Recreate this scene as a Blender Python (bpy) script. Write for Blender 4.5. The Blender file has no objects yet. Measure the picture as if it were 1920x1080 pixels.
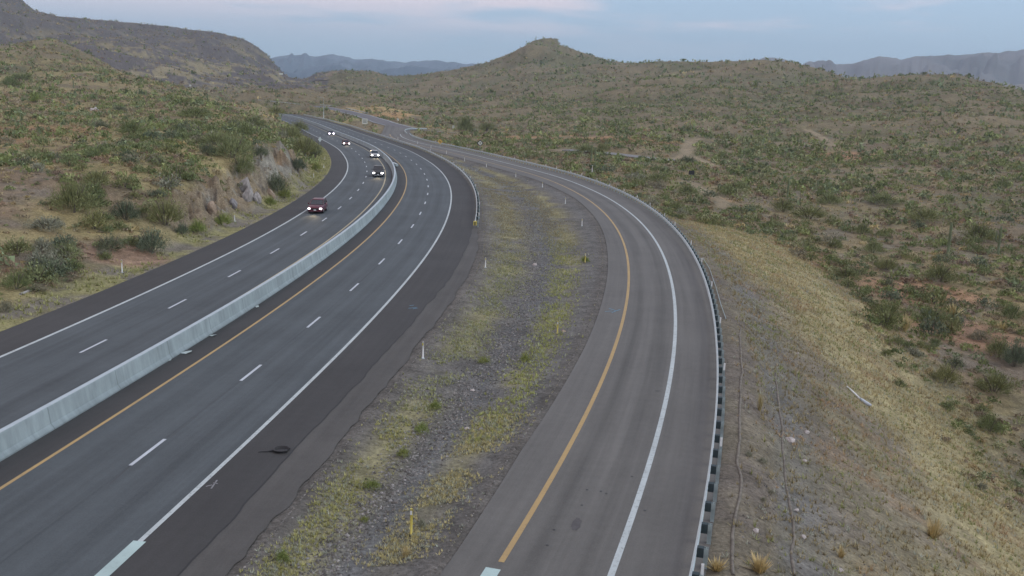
import bpy, bmesh, math, random
import numpy as np
from mathutils import Vector, Matrix
random.seed(7); RNG = np.random.default_rng(7)
SC = bpy.context.scene; COL = SC.collection

# ------------------------------------------------------------------ camera
F, PIT, ROLL, CH = 1746.746, .205273, .033984, 16.0611
cr, sr, cp, sp = math.cos(ROLL), math.sin(ROLL), math.cos(PIT), math.sin(PIT)
AX = Vector((cr, sr*sp, sr*cp)); AY = Vector((-sr, cr*sp, cr*cp)); AZ = -Vector((0, cp, -sp))
cam = bpy.data.cameras.new('camera'); camo = bpy.data.objects.new('camera', cam); COL.objects.link(camo)
cam.sensor_width = 36; cam.lens = F/1920*36; cam.clip_start = .5; cam.clip_end = 60000
camo.matrix_world = Matrix(((AX.x, AY.x, AZ.x, 0), (AX.y, AY.y, AZ.y, 0), (AX.z, AY.z, AZ.z, CH), (0, 0, 0, 1)))
SC.camera = camo

# ------------------------------------------------------------------ exposure, sky, sun
SC.view_settings.view_transform = 'Standard'; SC.view_settings.look = 'None'
SC.view_settings.gamma = 1; SC.view_settings.exposure = .40
SUN_EL, SUN_AZ = 16, 100            # degrees; azimuth counted from +Y towards +X
w = bpy.data.worlds.new('World'); SC.world = w; w.use_nodes = True
N = w.node_tree.nodes; Lk = w.node_tree.links; N.clear()
def wn(t, **k):
    n = N.new(t)
    for a, b in k.items(): setattr(n, a, b)
    return n
def wmath(op, a, b=None, c=None, clamp=False):
    n = wn('ShaderNodeMath', operation=op, use_clamp=clamp)
    for i, v in enumerate((a, b, c)):
        if v is None: continue
        if isinstance(v, (int, float)): n.inputs[i].default_value = v
        else: Lk.new(v, n.inputs[i])
    return n.outputs[0]
def wmix(f, a, b):
    n = wn('ShaderNodeMix', data_type='RGBA')
    for i, v in ((0, f), (6, a), (7, b)):
        if isinstance(v, (int, float, tuple)): n.inputs[i].default_value = v
        else: Lk.new(v, n.inputs[i])
    return n.outputs[2]
sky = wn('ShaderNodeTexSky', sky_type='NISHITA', sun_disc=False, sun_elevation=math.radians(SUN_EL),
         sun_rotation=math.radians(SUN_AZ), air_density=1.0, dust_density=1.5, ozone_density=2.0)
tc = wn('ShaderNodeTexCoord'); sep = wn('ShaderNodeSeparateXYZ'); Lk.new(tc.outputs['Generated'], sep.inputs[0])
X, Y, Z = sep.outputs
zz = wmath('MAXIMUM', Z, .03)
cmb = wn('ShaderNodeCombineXYZ')
Lk.new(wmath('DIVIDE', X, wmath('ADD', zz, .05)), cmb.inputs[0]); Lk.new(wmath('MULTIPLY', wmath('DIVIDE', Y, wmath('ADD', zz, .05)), 1.0), cmb.inputs[1])
no = wn('ShaderNodeTexNoise'); no.inputs['Scale'].default_value = .55; no.inputs['Detail'].default_value = 7; no.inputs['Roughness'].default_value = .55
Lk.new(cmb.outputs[0], no.inputs['Vector'])
def wramp(v, lo, hi):
    n = wn('ShaderNodeMapRange', interpolation_type='SMOOTHSTEP', clamp=True); Lk.new(v, n.inputs[0])
    n.inputs[1].default_value = lo; n.inputs[2].default_value = hi
    return n.outputs[0]
el = wramp(Z, .02, .16)
# base blue of the dawn sky (radiance handed to the Background at strength .1 together with the Nishita sky)
base = wmix(el, (3.4, 4.4, 5.6, 1), (3.3, 4.45, 6.0, 1))
s10 = wmix(.78, sky.outputs[0], base)
cl = wmath('MULTIPLY', wramp(Z, .035, .10), wramp(wmath('SUBTRACT', no.outputs[0], wmath('MULTIPLY', X, .42)), .38, .58))
cl = wmath('MULTIPLY', cl, .95)
fin = wmix(cl, s10, (6.0, 5.3, 5.65, 1))
bg = wn('ShaderNodeBackground'); bg.inputs[1].default_value = .125; Lk.new(fin, bg.inputs[0])
wo = wn('ShaderNodeOutputWorld'); Lk.new(bg.outputs[0], wo.inputs[0])
sl = bpy.data.lights.new('sun', 'SUN'); so = bpy.data.objects.new('sun', sl); COL.objects.link(so)
sl.energy = 1.0; sl.angle = math.radians(35); sl.color = (1, .93, .86)
_a, _e = math.radians(SUN_AZ), math.radians(38)
so.rotation_euler = Vector((math.sin(_a)*math.cos(_e), math.cos(_a)*math.cos(_e), math.sin(_e))).to_track_quat('Z', 'Y').to_euler()

# ------------------------------------------------------------------ helpers
def ray(px, py):
    x = (px-960)/F; y = -(py-540)/F
    x, y = cr*x-sr*y, sr*x+cr*y
    d = np.array([x, cp+y*sp, -sp+y*cp]); return d/d[1]
def pt(px, py, Yd):
    d = ray(px, py); return (d[0]*Yd, Yd, CH+d[2]*Yd)
def tag(o, label=None, cat=None, group=None, kind=None):
    if label: o['label'] = label
    if cat: o['category'] = cat
    if group: o['group'] = group
    if kind: o['kind'] = kind
    return o
def empty(name, loc, rz=0, parent=None):
    o = bpy.data.objects.new(name, None); COL.objects.link(o); o.location = loc; o.rotation_euler = (0, 0, rz)
    o.empty_display_size = .2
    if parent: o.parent = parent
    return o
def mk(name, V, Fc, mat, parent=None, smooth=False, uv=None, attrs=None):
    """fast mesh object from arrays; Fc is (n,k) array or list of faces"""
    me = bpy.data.meshes.new(name)
    V = np.asarray(V, dtype=np.float32)
    if isinstance(Fc, np.ndarray):
        n, k = Fc.shape
        me.vertices.add(len(V)); me.vertices.foreach_set('co', V.ravel())
        me.loops.add(n*k); me.loops.foreach_set('vertex_index', Fc.astype(np.int32).ravel())
        me.polygons.add(n); me.polygons.foreach_set('loop_start', np.arange(0, n*k, k, dtype=np.int32))
        me.polygons.foreach_set('loop_total', np.full(n, k, dtype=np.int32))
        me.update(calc_edges=True)
    else:
        me.from_pydata([tuple(map(float, v)) for v in V], [], [tuple(map(int, f)) for f in Fc]); me.update()
    if uv is not None:
        l = me.uv_layers.new(name='UVMap'); idx = np.zeros(len(me.loops), np.int32); me.loops.foreach_get('vertex_index', idx)
        l.data.foreach_set('uv', np.asarray(uv, np.float32)[idx].ravel())
    if attrs:
        for an, a in attrs.items():
            a = np.asarray(a, np.float32)
            if a.ndim == 2:
                at = me.color_attributes.new(an, 'FLOAT_COLOR', 'POINT')
                at.data.foreach_set('color', np.concatenate([a, np.ones((len(a), 1), np.float32)], 1).ravel())
            else:
                at = me.attributes.new(an, 'FLOAT', 'POINT'); at.data.foreach_set('value', a)
    me.polygons.foreach_set('use_smooth', np.full(len(me.polygons), smooth))
    if mat:
        for m in (mat if isinstance(mat, (list, tuple)) else [mat]): me.materials.append(m)
    o = bpy.data.objects.new(name, me); COL.objects.link(o)
    if parent: o.parent = parent
    return o
class MB:
    """collects simple solids, builds one mesh"""
    def __init__(s): s.V = []; s.F = []
    def add(s, V, Fc):
        b = len(s.V); s.V += [tuple(v) for v in V]; s.F += [tuple(i+b for i in f) for f in Fc]; return s
    def box(s, c, d, rz=0, taper=1.0):
        x, y, z = d[0]/2, d[1]/2, d[2]/2; ca, sa = math.cos(rz), math.sin(rz); vs = []
        for k in (-1, 1):
            t = taper if k > 0 else 1
            for (i, j) in ((-1, -1), (1, -1), (1, 1), (-1, 1)):
                u, v = i*x*t, j*y*t; vs.append((c[0]+u*ca-v*sa, c[1]+u*sa+v*ca, c[2]+k*z))
        return s.add(vs, [(3, 2, 1, 0), (4, 5, 6, 7), (0, 1, 5, 4), (1, 2, 6, 5), (2, 3, 7, 6), (3, 0, 4, 7)])
    def tube(s, pts, r, n=8, cap=True):
        pts = [Vector(p) for p in pts]; r = r if isinstance(r, (list, tuple)) else [r]*len(pts); vs = []
        for i, p in enumerate(pts):
            t = (pts[min(i+1, len(pts)-1)]-pts[max(i-1, 0)]).normalized()
            a = t.cross(Vector((0, 0, 1)));
            if a.length < .05: a = t.cross(Vector((0, 1, 0)))
            a.normalize(); b = t.cross(a)
            for k in range(n):
                q = 2*math.pi*k/n; vs.append(p+(a*math.cos(q)+b*math.sin(q))*r[i])
        fs = []
        for i in range(len(pts)-1):
            for k in range(n):
                k2 = (k+1) % n; fs.append((i*n+k, i*n+k2, (i+1)*n+k2, (i+1)*n+k))
        if cap: fs += [tuple(range(n)), tuple((len(pts)-1)*n+k for k in reversed(range(n)))]
        return s.add(vs, fs)
    def build(s, name, mat, parent=None, smooth=False, bevel=0):
        o = mk(name, s.V, s.F, mat, parent, smooth)
        if bevel:
            bm = bmesh.new(); bm.from_mesh(o.data)
            bmesh.ops.bevel(bm, geom=bm.edges[:], offset=bevel, segments=2, affect='EDGES'); bm.to_mesh(o.data); bm.free()
        return o

# ---- materials
def material(name):
    m = bpy.data.materials.new(name); m.use_nodes = True; nt = m.node_tree; nt.nodes.clear()
    o = nt.nodes.new('ShaderNodeOutputMaterial'); b = nt.nodes.new('ShaderNodeBsdfPrincipled'); nt.links.new(b.outputs[0], o.inputs[0])
    return m, nt, b
class NB:
    def __init__(s, nt): s.nt = nt
    def n(s, t, ins=None, **k):
        n = s.nt.nodes.new(t)
        for a, b in k.items(): setattr(n, a, b)
        for a, v in (ins or {}).items():
            i = n.inputs[a]
            if isinstance(v, (int, float, tuple)): i.default_value = v
            else: s.nt.links.new(v, i)
        return n
    def math(s, op, a, b=0., clamp=False): return s.n('ShaderNodeMath', {0: a, 1: b}, operation=op, use_clamp=clamp).outputs[0]
    def noise(s, vec, sc, det=4, rough=.55): return s.n('ShaderNodeTexNoise', {'Vector': vec, 'Scale': sc, 'Detail': det, 'Roughness': rough}).outputs[0]
    def mix(s, f, a, b, bt='MIX'): return s.n('ShaderNodeMix', {0: f, 6: a, 7: b}, data_type='RGBA', blend_type=bt).outputs[2]
    def rng(s, v, a, b, c=0., d=1.): return s.n('ShaderNodeMapRange', {0: v, 1: a, 2: b, 3: c, 4: d}).outputs[0]
    def bump(s, h, st, dist, bsdf):
        b = s.n('ShaderNodeBump', {'Height': h, 'Strength': st, 'Distance': dist}); s.nt.links.new(b.outputs[0], bsdf.inputs['Normal'])
def C4(c): return (c[0], c[1], c[2], 1.)
def simple(name, col, rough=.6, metal=0, var=.15, scale=4, bump=0, emit=None, spec=.5):
    m, nt, b = material(name); q = NB(nt); v = q.n('ShaderNodeTexCoord').outputs['Object']
    n = q.noise(v, scale, 5); c = q.mix(1., C4(col), q.n('ShaderNodeCombineColor', {0: q.rng(n, .25, .75, 1-var, 1+var), 1: q.rng(n, .25, .75, 1-var, 1+var), 2: q.rng(n, .25, .75, 1-var, 1+var)}).outputs[0], 'MULTIPLY')
    nt.links.new(c, b.inputs['Base Color']); b.inputs['Roughness'].default_value = rough; b.inputs['Metallic'].default_value = metal
    b.inputs['Specular IOR Level'].default_value = spec
    if bump: q.bump(n, .5, bump, b)
    if emit: b.inputs['Emission Color'].default_value = C4(emit[0]); b.inputs['Emission Strength'].default_value = emit[1]
    return m
def asphalt(name, col, streak=.10, tracks=None, grain=.10, patch=.12, rough=.85):
    """UV: u metres across, v metres along"""
    m, nt, b = material(name); q = NB(nt); tcn = q.n('ShaderNodeTexCoord'); uv = tcn.outputs['UV']; ob = tcn.outputs['Object']
    mp = q.n('ShaderNodeMapping', {'Vector': uv, 'Scale': (1.6, .03, 1.)}).outputs[0]
    s = q.noise(mp, 1.4, 6, .6); p = q.noise(ob, .14, 5, .6); g = q.noise(ob, 14., 3, .7); g2 = q.noise(ob, 2.2, 4, .6)
    f = q.math('ADD', q.rng(s, .25, .75, -streak, streak), q.rng(p, .25, .75, -patch, patch))
    f = q.math('ADD', f, q.rng(g, .25, .75, -grain, grain)); f = q.math('ADD', f, q.rng(g2, .3, .7, -.05, .05))
    if tracks:
        sx = q.n('ShaderNodeSeparateXYZ', {0: uv}).outputs[0]
        for (u0, wd, amt) in tracks:
            d = q.math('ABSOLUTE', q.math('SUBTRACT', sx, u0)); f = q.math('ADD', f, q.rng(d, 0., wd, amt, 0.))
    f = q.math('ADD', f, 1.)
    c = q.mix(1., C4(col), q.n('ShaderNodeCombineColor', {0: f, 1: f, 2: f}).outputs[0], 'MULTIPLY')
    nt.links.new(c, b.inputs['Base Color']); b.inputs['Roughness'].default_value = rough; b.inputs['Specular IOR Level'].default_value = .35
    q.bump(g, .35, .02, b); return m
def paint(name, col, wear=.35):
    m, nt, b = material(name); q = NB(nt); ob = q.n('ShaderNodeTexCoord').outputs['Object']
    n = q.noise(ob, 5., 6, .7); n2 = q.noise(ob, .5, 3)
    f = q.math('MULTIPLY', q.rng(n, .52, .72, 0., 1.), wear); f = q.math('ADD', f, q.rng(n2, .3, .7, 0., .22))
    nt.links.new(q.mix(f, C4(col), (.09, .09, .09, 1)), b.inputs['Base Color']); b.inputs['Roughness'].default_value = .7; return m
def foliage(name, cols, bark=False):
    m, nt, b = material(name); q = NB(nt); oi = q.n('ShaderNodeObjectInfo').outputs['Random']
    r = q.n('ShaderNodeValToRGB', {0: oi}); e = r.color_ramp.elements
    e[0].color = C4(cols[0]); e[0].position = 0; e[1].color = C4(cols[-1]); e[1].position = 1
    for i, c in enumerate(cols[1:-1]): k = e.new((i+1)/(len(cols)-1)); k.color = C4(c)
    tcn = q.n('ShaderNodeTexCoord'); n = q.noise(tcn.outputs['Object'], 4., 3); isl = q.n('ShaderNodeNewGeometry').outputs['Random Per Island']
    f = q.math('MULTIPLY', q.rng(n, .3, .7, .78, 1.25), q.rng(isl, 0., 1., .72, 1.3))
    c = q.mix(1., r.outputs[0], q.n('ShaderNodeCombineColor', {0: f, 1: f, 2: f}).outputs[0], 'MULTIPLY')
    nt.links.new(c, b.inputs['Base Color']); b.inputs['Roughness'].default_value = .8; b.inputs['Specular IOR Level'].default_value = .15
    return m

# ------------------------------------------------------------------ noise
def vnoise(x, y, seed=0):
    xi = np.floor(x); yi = np.floor(y); fx = x-xi; fy = y-yi; fx = fx*fx*(3-2*fx); fy = fy*fy*(3-2*fy)
    def h(a, b):
        s = np.sin(a*127.1+b*311.7+seed*74.7)*43758.5453; return s-np.floor(s)
    return (h(xi, yi)*(1-fx)+h(xi+1, yi)*fx)*(1-fy)+(h(xi, yi+1)*(1-fx)+h(xi+1, yi+1)*fx)*fy
def fbm(x, y, s, oct=4, seed=0, g=.5):
    v = 0; a = 1; t = 0; x = np.asarray(x, float)/s; y = np.asarray(y, float)/s
    for i in range(oct):
        v = v+a*vnoise(x+i*17.3, y+i*9.1, seed+i); t += a; a *= g; x, y = (x*.8-y*.6)*2.0, (x*.6+y*.8)*2.0
    return v/t
def sm(x, a, b):
    t = np.clip((np.asarray(x, float)-a)/(b-a), 0, 1); return t*t*(3-2*t)

# ------------------------------------------------------------------ road curves (metres; y ahead of the camera)
def curve(tab):
    ys = np.array(tab[::2], float); xs = np.array(tab[1::2], float)
    g = np.arange(ys[0], ys[-1]+.5, 1.); v = np.interp(g, ys, xs)
    # smooth with widening window
    for it in range(3):
        k = np.ones(15)/15; vp = np.concatenate([v[0]+(v[0]-v[1:8][::-1]), v, v[-1]+(v[-1]-v[-8:-1][::-1])]); v = np.convolve(vp, k, 'valid')
    return lambda y, g=g, v=v: np.where(np.asarray(y) > g[-1], v[-1]+(np.asarray(y)-g[-1])*(v[-1]-v[-2]), np.interp(y, g, v))
DM = curve([-60, -27.0, 0, -20.4, 10, -19.15, 20, -17.9, 30, -16.75, 40, -15.7, 50, -14.75, 60, -13.9, 70, -13.25, 80, -12.75, 90, -12.35, 100, -12.2, 110, -12.2, 120, -12.4,
            130, -12.8, 140, -13.3, 150, -14.0, 160, -14.9, 170, -16.0, 180, -17.3, 190, -18.8, 200, -20.5, 215, -23.4, 230, -26.8, 245, -30.3, 260, -34.2, 280, -40.3, 300, -46.6, 350, -62.8, 400, -78.3, 468, -101.5, 540, -130, 620, -166])
RY = curve([-60, -23, 0, -9.5, 10, -6.1, 20, -2.9, 30, 0.0, 40, 2.75, 50, 5.1, 60, 7.15, 70, 8.85, 80, 10.3, 90, 11.4, 100, 12.3, 110, 12.8, 120, 13.0, 130, 12.9, 140, 12.35, 150, 11.6, 160, 10.3, 170, 8.7, 180, 6.8, 190, 4.3,
            200, 1.2, 215, -3.9, 230, -9.3, 245, -14.3, 260, -20.2, 280, -28.3, 300, -36.4, 330, -44.5, 352, -47.5])
def tab(*t):
    a = np.array(t, float); return lambda y: np.interp(y, a[::2], a[1::2])
SEo = tab(0, 5.9, 30, 6.1, 40, 6.2, 60, 6.55, 80, 7.2, 100, 7.3, 500, 7.5)       # dark shoulder edge, offset from DM
BEo = tab(0, 7.5, 40, 7.8, 60, 8.15, 80, 8.75, 95, 8.6, 112, 7.8, 120, 7.5, 500, 7.6)
REo = tab(0, -1.5, 30, -1.7, 40, -2.0, 60, -1.9, 100, -2.0, 120, -1.9, 150, -1.9, 180, -2.6, 200, -3.2, 352, -3.2)   # ramp left pavement edge, from RY
RRo = tab(0, 6.6, 60, 6.6, 100, 6.8, 160, 7.2, 352, 7.3)                          # guardrail line, from RY
LEo = -18.6
def offs(ref, y, o):
    """offset a curve x(y) sideways by o metres (right positive)"""
    y = np.asarray(y, float); d = (ref(y+1.)-ref(y-1.))/2.; L = np.sqrt(1+d*d)
    return ref(y)+o/L, y-o*d/L
def xat(ref, y, o):   # approx x of offset curve at given y
    y = np.asarray(y, float); d = (ref(y+1.)-ref(y-1.))/2.; return ref(y)+o*np.sqrt(1+d*d)

# ------------------------------------------------------------------ terrain
CT = []   # control points x,y,z
def cpx(*rows):
    for (a, b, Yd) in rows: CT.append(pt(a, b, Yd))
def cab(*rows): CT.extend(rows)
for y in (12, 25, 40, 60, 80, 100, 120, 145, 170, 200, 240, 290, 340, 400, 450):
    cab((float(xat(DM, y, LEo-1)), y, 0), (float(xat(DM, y, -6)), y, 0), (float(xat(DM, y, 7)), y, 0))
    if y < 345: cab((float(xat(RY, y, 7.5)), y, -.2), (float(xat(RY, y, 0)), y, 0))
cab((-102, 500, -.5), (-125, 545, -1), (-60, 450, 0), (-40, 420, 0), (-20, 400, -.6))
# left hillside: verge, cut, slope
for y, a, za, b, zb in ((30, 9, 1.2, 24, 4), (50, 9, 1.1, 22, 3.6), (70, 10, 1.3, 24, 4), (88, 9, 1.6, 22, 4.6), (98, 6.6, 2.6, 18, 5.2), (108, 6.2, 3.6, 16, 6.0), (118, 6.2, 3.8, 16, 6.2), (130, 5.8, 5.0, 16, 6.8), (145, 5.8, 5.6, 16, 7.4), (160, 5.8, 5.4, 16, 7.4), (172, 6.4, 4.6, 18, 7.2),
                        (185, 8, 3.4, 20, 7.2), (215, 10, 2.6, 24, 7.0), (260, 9, 2.8, 24, 6.8), (320, 9, 2.6, 24, 6.6), (380, 9, 2.4, 24, 6.0), (430, 8, 2.6, 20, 5.6)):
    cab((float(xat(DM, y, LEo-3.2)), y, .15), (float(xat(DM, y, LEo-a)), y, za), (float(xat(DM, y, LEo-b)), y, zb))
cpx((0, 300, 130), (0, 240, 185), (0, 190, 265), (0, 150, 400), (120, 300, 140), (120, 240, 195), (120, 190, 285), (120, 140, 420),
    (240, 240, 205), (240, 200, 275), (240, 170, 370), (360, 230, 230), (360, 200, 300), (440, 230, 250), (440, 210, 320), (500, 215, 360),
    (0, 100, 600), (90, 85, 600), (140, 101, 560), (200, 125, 520), (260, 144, 480), (330, 157, 450), (400, 169, 430), (480, 188, 415), (535, 203, 410),
    (-150, 300, 110), (-150, 200, 220), (-150, 60, 650), (-400, 300, 90), (-400, 150, 250), (-400, 20, 700))
# hollow behind the near hill, then the big mountain
for (a, Yd, z) in ((-150, 850, 18), (0, 800, 14), (90, 800, 12), (200, 720, 8), (300, 640, 4), (400, 600, 0), (480, 560, -3)):
    d = ray(a, 300); cab((d[0]*Yd, Yd, z))
cpx((-150, 40, 1100), (0, 60, 1100), (120, 78, 1000), (220, 105, 950), (300, 130, 880), (400, 150, 880), (450, 166, 800), (480, 178, 700),
    (300, 95, 1200), (400, 115, 1200), (470, 130, 1250), (420, 138, 1050), (500, 150, 1150), (515, 140, 1300),
    (-200, -120, 1700), (-80, -75, 1650), (0, -32, 1600), (40, -4, 1600), (66, 14, 1600), (110, 27, 1600), (170, 34, 1600), (240, 42, 1600), (320, 50, 1600), (400, 60, 1580), (455, 73, 1550), (485, 92, 1500), (507, 112, 1450), (528, 131, 1400),
    (-400, -250, 1700), (-700, -250, 1500), (-700, 100, 500), (-700, 300, 120))
for (a, Yd, z) in ((-200, 2400, 60), (0, 2300, 20), (200, 2200, 10), (400, 2100, 0), (500, 2000, -20)):
    d = ray(a, 300); cab((d[0]*Yd, Yd, z))
# centre valley and small hills
cpx((540, 185, 700), (560, 172, 850), (620, 170, 850), (600, 158, 1150), (540, 157, 1200), (560, 150, 1400), (640, 150, 1250), (600, 208, 560), (640, 186, 720), (600, 190, 680), (680, 178, 800), (700, 200, 620), (720, 160, 950), (660, 145, 1350), (740, 190, 700), (620, 212, 540), (680, 222, 500))
cpx((520, 128, 1700), (545, 123, 1700), (570, 132, 1700), (590, 143, 1700), (605, 135, 1550), (640, 132, 1550), (670, 133, 1550), (700, 134, 1550), (725, 142, 1500),
    (750, 144, 1300), (800, 138, 1300), (850, 131, 1300), (900, 122, 1300), (920, 115, 1300), (940, 107, 1300), (960, 98, 1300), (980, 89, 1300), (995, 79, 1300), (1005, 75, 1300), (1018, 73, 1300), (1045, 73, 1300), (1049, 83, 1300), (1080, 95, 1270), (1110, 104, 1250),
    (1150, 116, 1200), (1190, 119, 1180), (1230, 117, 1150), (1270, 115, 1130), (1330, 116, 1100), (1380, 114, 1050), (1440, 113, 1000), (1480, 116, 960), (1500, 121, 940), (1540, 130, 900), (1580, 145, 850),
    (1610, 149, 820), (1650, 145, 800), (1700, 141, 780), (1760, 139, 750), (1800, 142, 730), (1850, 153, 700), (1900, 166, 680), (1960, 182, 660), (2100, 200, 600), (2400, 215, 550), (2800, 230, 500))
for (a, Yd, z) in ((520, 2300, -25), (600, 2200, -25), (700, 2100, -25), (800, 1900, -25), (900, 1800, -15), (1030, 1750, 0), (1150, 1700, -15), (1300, 1600, -15), (1450, 1450, -20), (1600, 1300, -25), (1750, 1200, -30), (1900, 1100, -35), (2100, 1000, -35), (2600, 900, -35), (580, 1900, -15), (740, 1800, -10)):
    d = ray(a, 300); cab((d[0]*Yd, Yd, z))
for a in range(-3000, 5000, 500):
    d = ray(a, 300); k = 1/math.hypot(d[0], 1)
    for R in (4500, 12000, 30000): cab((d[0]*R*k, R*k, -30))
cpx((760, 205, 620), (800, 222, 520), (800, 200, 680), (800, 170, 900), (860, 232, 470), (900, 252, 375), (900, 210, 590), (900, 170, 850), (900, 145, 1080), (1000, 282, 288), (1000, 240, 430), (1000, 200, 620), (1000, 160, 860), (1020, 120, 1080),
    (1100, 303, 238), (1100, 250, 372), (1100, 200, 580), (1100, 150, 860), (1200, 320, 212), (1200, 270, 300), (1200, 200, 560), (1200, 150, 850),
    (1300, 400, 152), (1300, 350, 195), (1300, 300, 262), (1300, 250, 375), (1300, 180, 620), (1300, 145, 850), (1400, 400, 160), (1400, 300, 280), (1400, 200, 560), (1400, 140, 830),
    (1500, 450, 142), (1500, 400, 170), (1500, 350, 225), (1500, 300, 295), (1500, 240, 420), (1500, 180, 620), (1600, 300, 300), (1600, 230, 440), (1600, 180, 620), (1700, 450, 150), (1700, 350, 225), (1700, 280, 330), (1700, 200, 500),
    (1800, 500, 130), (1800, 400, 180), (1800, 300, 290), (1800, 220, 440), (1920, 600, 111), (1920, 500, 136), (1920, 400, 188), (1920, 300, 300), (1920, 230, 440), (1700, 590, 108), (1600, 500, 127), (1900, 720, 88), (2100, 500, 130), (2100, 300, 290), (2400, 600, 90), (2400, 300, 270), (2900, 400, 180))
# embankment toe
cpx((1285, 412, 138), (1380, 455, 118), (1450, 500, 108), (1530, 552, 99), (1600, 605, 91), (1700, 715, 80), (1800, 810, 72), (1920, 915, 64.5), (2100, 1050, 56), (2400, 1250, 46))
CT = np.array(CT)
KA = 2.2
def pol(x, y):
    r = np.hypot(x, y); return np.arctan2(x, y)*KA, np.log(np.maximum(r, 6.))
def _solve():
    a, l = pol(CT[:, 0], CT[:, 1]); d = np.hypot(a[:, None]-a[None], l[:, None]-l[None]); n = len(a)
    # value: elevation divided by range keeps scales comparable
    v = CT[:, 2]/np.exp(l)
    A = np.zeros((n+3, n+3)); A[:n, :n] = d; A[np.arange(n), np.arange(n)] -= 1e-4
    P = np.stack([np.ones(n), a, l], 1); A[:n, n:] = P; A[n:, :n] = P.T
    return a, l, np.linalg.solve(A, np.concatenate([v, np.zeros(3)]))
_ca, _cl, _W = _solve()
def tps(x, y):
    x = np.asarray(x, float); y = np.asarray(y, float); sh = x.shape; a, l = pol(x.ravel(), y.ravel()); out = np.empty(len(a))
    for i in range(0, len(a), 20000):
        s = slice(i, i+20000); d = np.hypot(a[s, None]-_ca[None], l[s, None]-_cl[None])
        out[s] = d@_W[:-3]+_W[-3]+_W[-2]*a[s]+_W[-1]*l[s]
    return (out*np.exp(l)).reshape(sh)
def roadx(y):
    return dict(le=xat(DM, y, LEo), be=xat(DM, y, BEo(y)), re=xat(RY, y, REo(y)), rr=xat(RY, y, RRo(y)+.15))
def h_raw(x, y):
    x = np.asarray(x, float); y = np.asarray(y, float)
    r = np.hypot(x, y); h = tps(x, y)
    n = (fbm(x, y, 60, 4, 1)-.5)*np.clip(r*.012, 0, 14)*sm(r, 150, 700)+(fbm(x, y, 14, 3, 5)-.5)*np.clip(r*.006, .3, 2.5)+(fbm(x, y, 2.5, 2, 9)-.5)*.22
    # gullies and ridgelets on the big slopes
    g = np.abs(fbm(x, y, 170, 4, 21)-.5)*2
    n = n+(g-.3)*38*sm(r, 700, 1300)
    g2 = np.abs(fbm(x, y, 85, 4, 31)-.5)*2; n = n+(g2-.25)*11*sm(r, 230, 600)*(1-.5*sm(r, 900, 1500))
    R = roadx(y)
    # rocky cut beside the left carriageway
    dl = R['le']-x
    cut = sm(dl, 3.0, 4.0)*(1-sm(dl, 7, 9))*sm(y, 92, 104)*(1-sm(y, 176, 190))
    n = n+cut*((np.abs(fbm(x*.6+y*.2, y, 3.0, 5, 33, .62)-.5)*2-.25)*4.2)
    # distance outside every pavement -> suppress noise and hold the road level
    inr = np.where(y < 348, np.maximum(0, np.maximum(R['le']-x, x-R['rr'])), np.maximum(0, np.maximum(R['le']-x, x-R['be'])))
    inr = np.where(y > 560, 99., inr)
    w = sm(inr, .5, 6.)
    base = h*sm(inr, .3, 3.5)+n*w
    # median swale
    mid = (x-R['be'])/np.maximum(R['re']-R['be'], .5)
    sw = np.where((mid > 0) & (mid < 1) & (y < 345), -np.sin(np.clip(mid, 0, 1)*np.pi)**1.5*np.minimum(.55, (R['re']-R['be'])*.05)+(fbm(x, y, 2.5, 3, 9)-.5)*.10, 0)
    dm = np.minimum(x-R['be'], R['re']-x)
    inmed = (dm > 0) & (y < 345)
    pave = np.where(inmed, 0., 1.)*(1-sm(inr, -.01, .01)) if False else np.where(inmed, 0., (inr <= .02).astype(float))
    out = np.where(inmed, -.012-.03*(1-sm(dm, 0, .35))+sw*sm(dm, .1, 1.), base-.035*(1-sm(inr, .05, .8)))
    out = np.where(pave > .5, -.055, out)
    return out
SKY_L = [(-150, -110), (-80, -75), (0, -32), (40, -2), (50, 8), (66, 20), (110, 30), (170, 36), (240, 42), (320, 50), (400, 60), (455, 73), (470, 80), (485, 90), (500, 102), (512, 116), (524, 128), (540, 150)]
SKY_R = [(604, 137), (615, 134), (640, 132), (670, 133), (700, 134), (725, 142), (750, 144), (800, 138), (850, 131), (900, 122), (920, 115), (940, 107), (960, 98), (980, 89), (995, 79), (1005, 75), (1018, 73), (1045, 73.5), (1049, 84), (1062, 88), (1080, 95), (1110, 104),
    (1150, 116), (1190, 119), (1230, 117), (1270, 115), (1330, 116), (1380, 114), (1440, 113), (1480, 116), (1500, 121), (1540, 130), (1580, 145), (1610, 149), (1650, 145), (1700, 141), (1760, 139), (1800, 142), (1850, 153), (1900, 166), (1960, 182)]
def _skyfix(tab_, r0, r1, a0, a1):
    global FIX
    d = np.array([ray(a, b) for a, b in tab_]); ta = np.arctan2(d[:, 0], 1); te = d[:, 2]/np.hypot(d[:, 0], 1)
    az = np.linspace(max(ta[0], a0), min(ta[-1], a1), int((ta[-1]-ta[0])/math.radians(.08))+2); rr = np.geomspace(r0, r1, 90); A, R_ = np.meshgrid(az, rr, indexing='ij'); want = np.interp(az, ta, te)
    acc = np.zeros(len(az)); Rg = None
    for it in range(3):
        z = H_base(R_*np.sin(A), R_*np.cos(A)); 
        if Rg is None:
            i = ((z-CH)/R_).argmax(1); Rg = rr[i]; Rg = np.convolve(np.pad(Rg, 20, 'edge'), np.ones(41)/41, 'valid')
        z = z+acc[:, None]*R_*np.exp(-(np.log(R_/Rg[:, None])/.16)**2); e = ((z-CH)/R_).max(1); acc += want-e
    FIX.append((az, acc, Rg))
FIX = []
def H_base(x, y): return h_raw(x, y)
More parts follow.
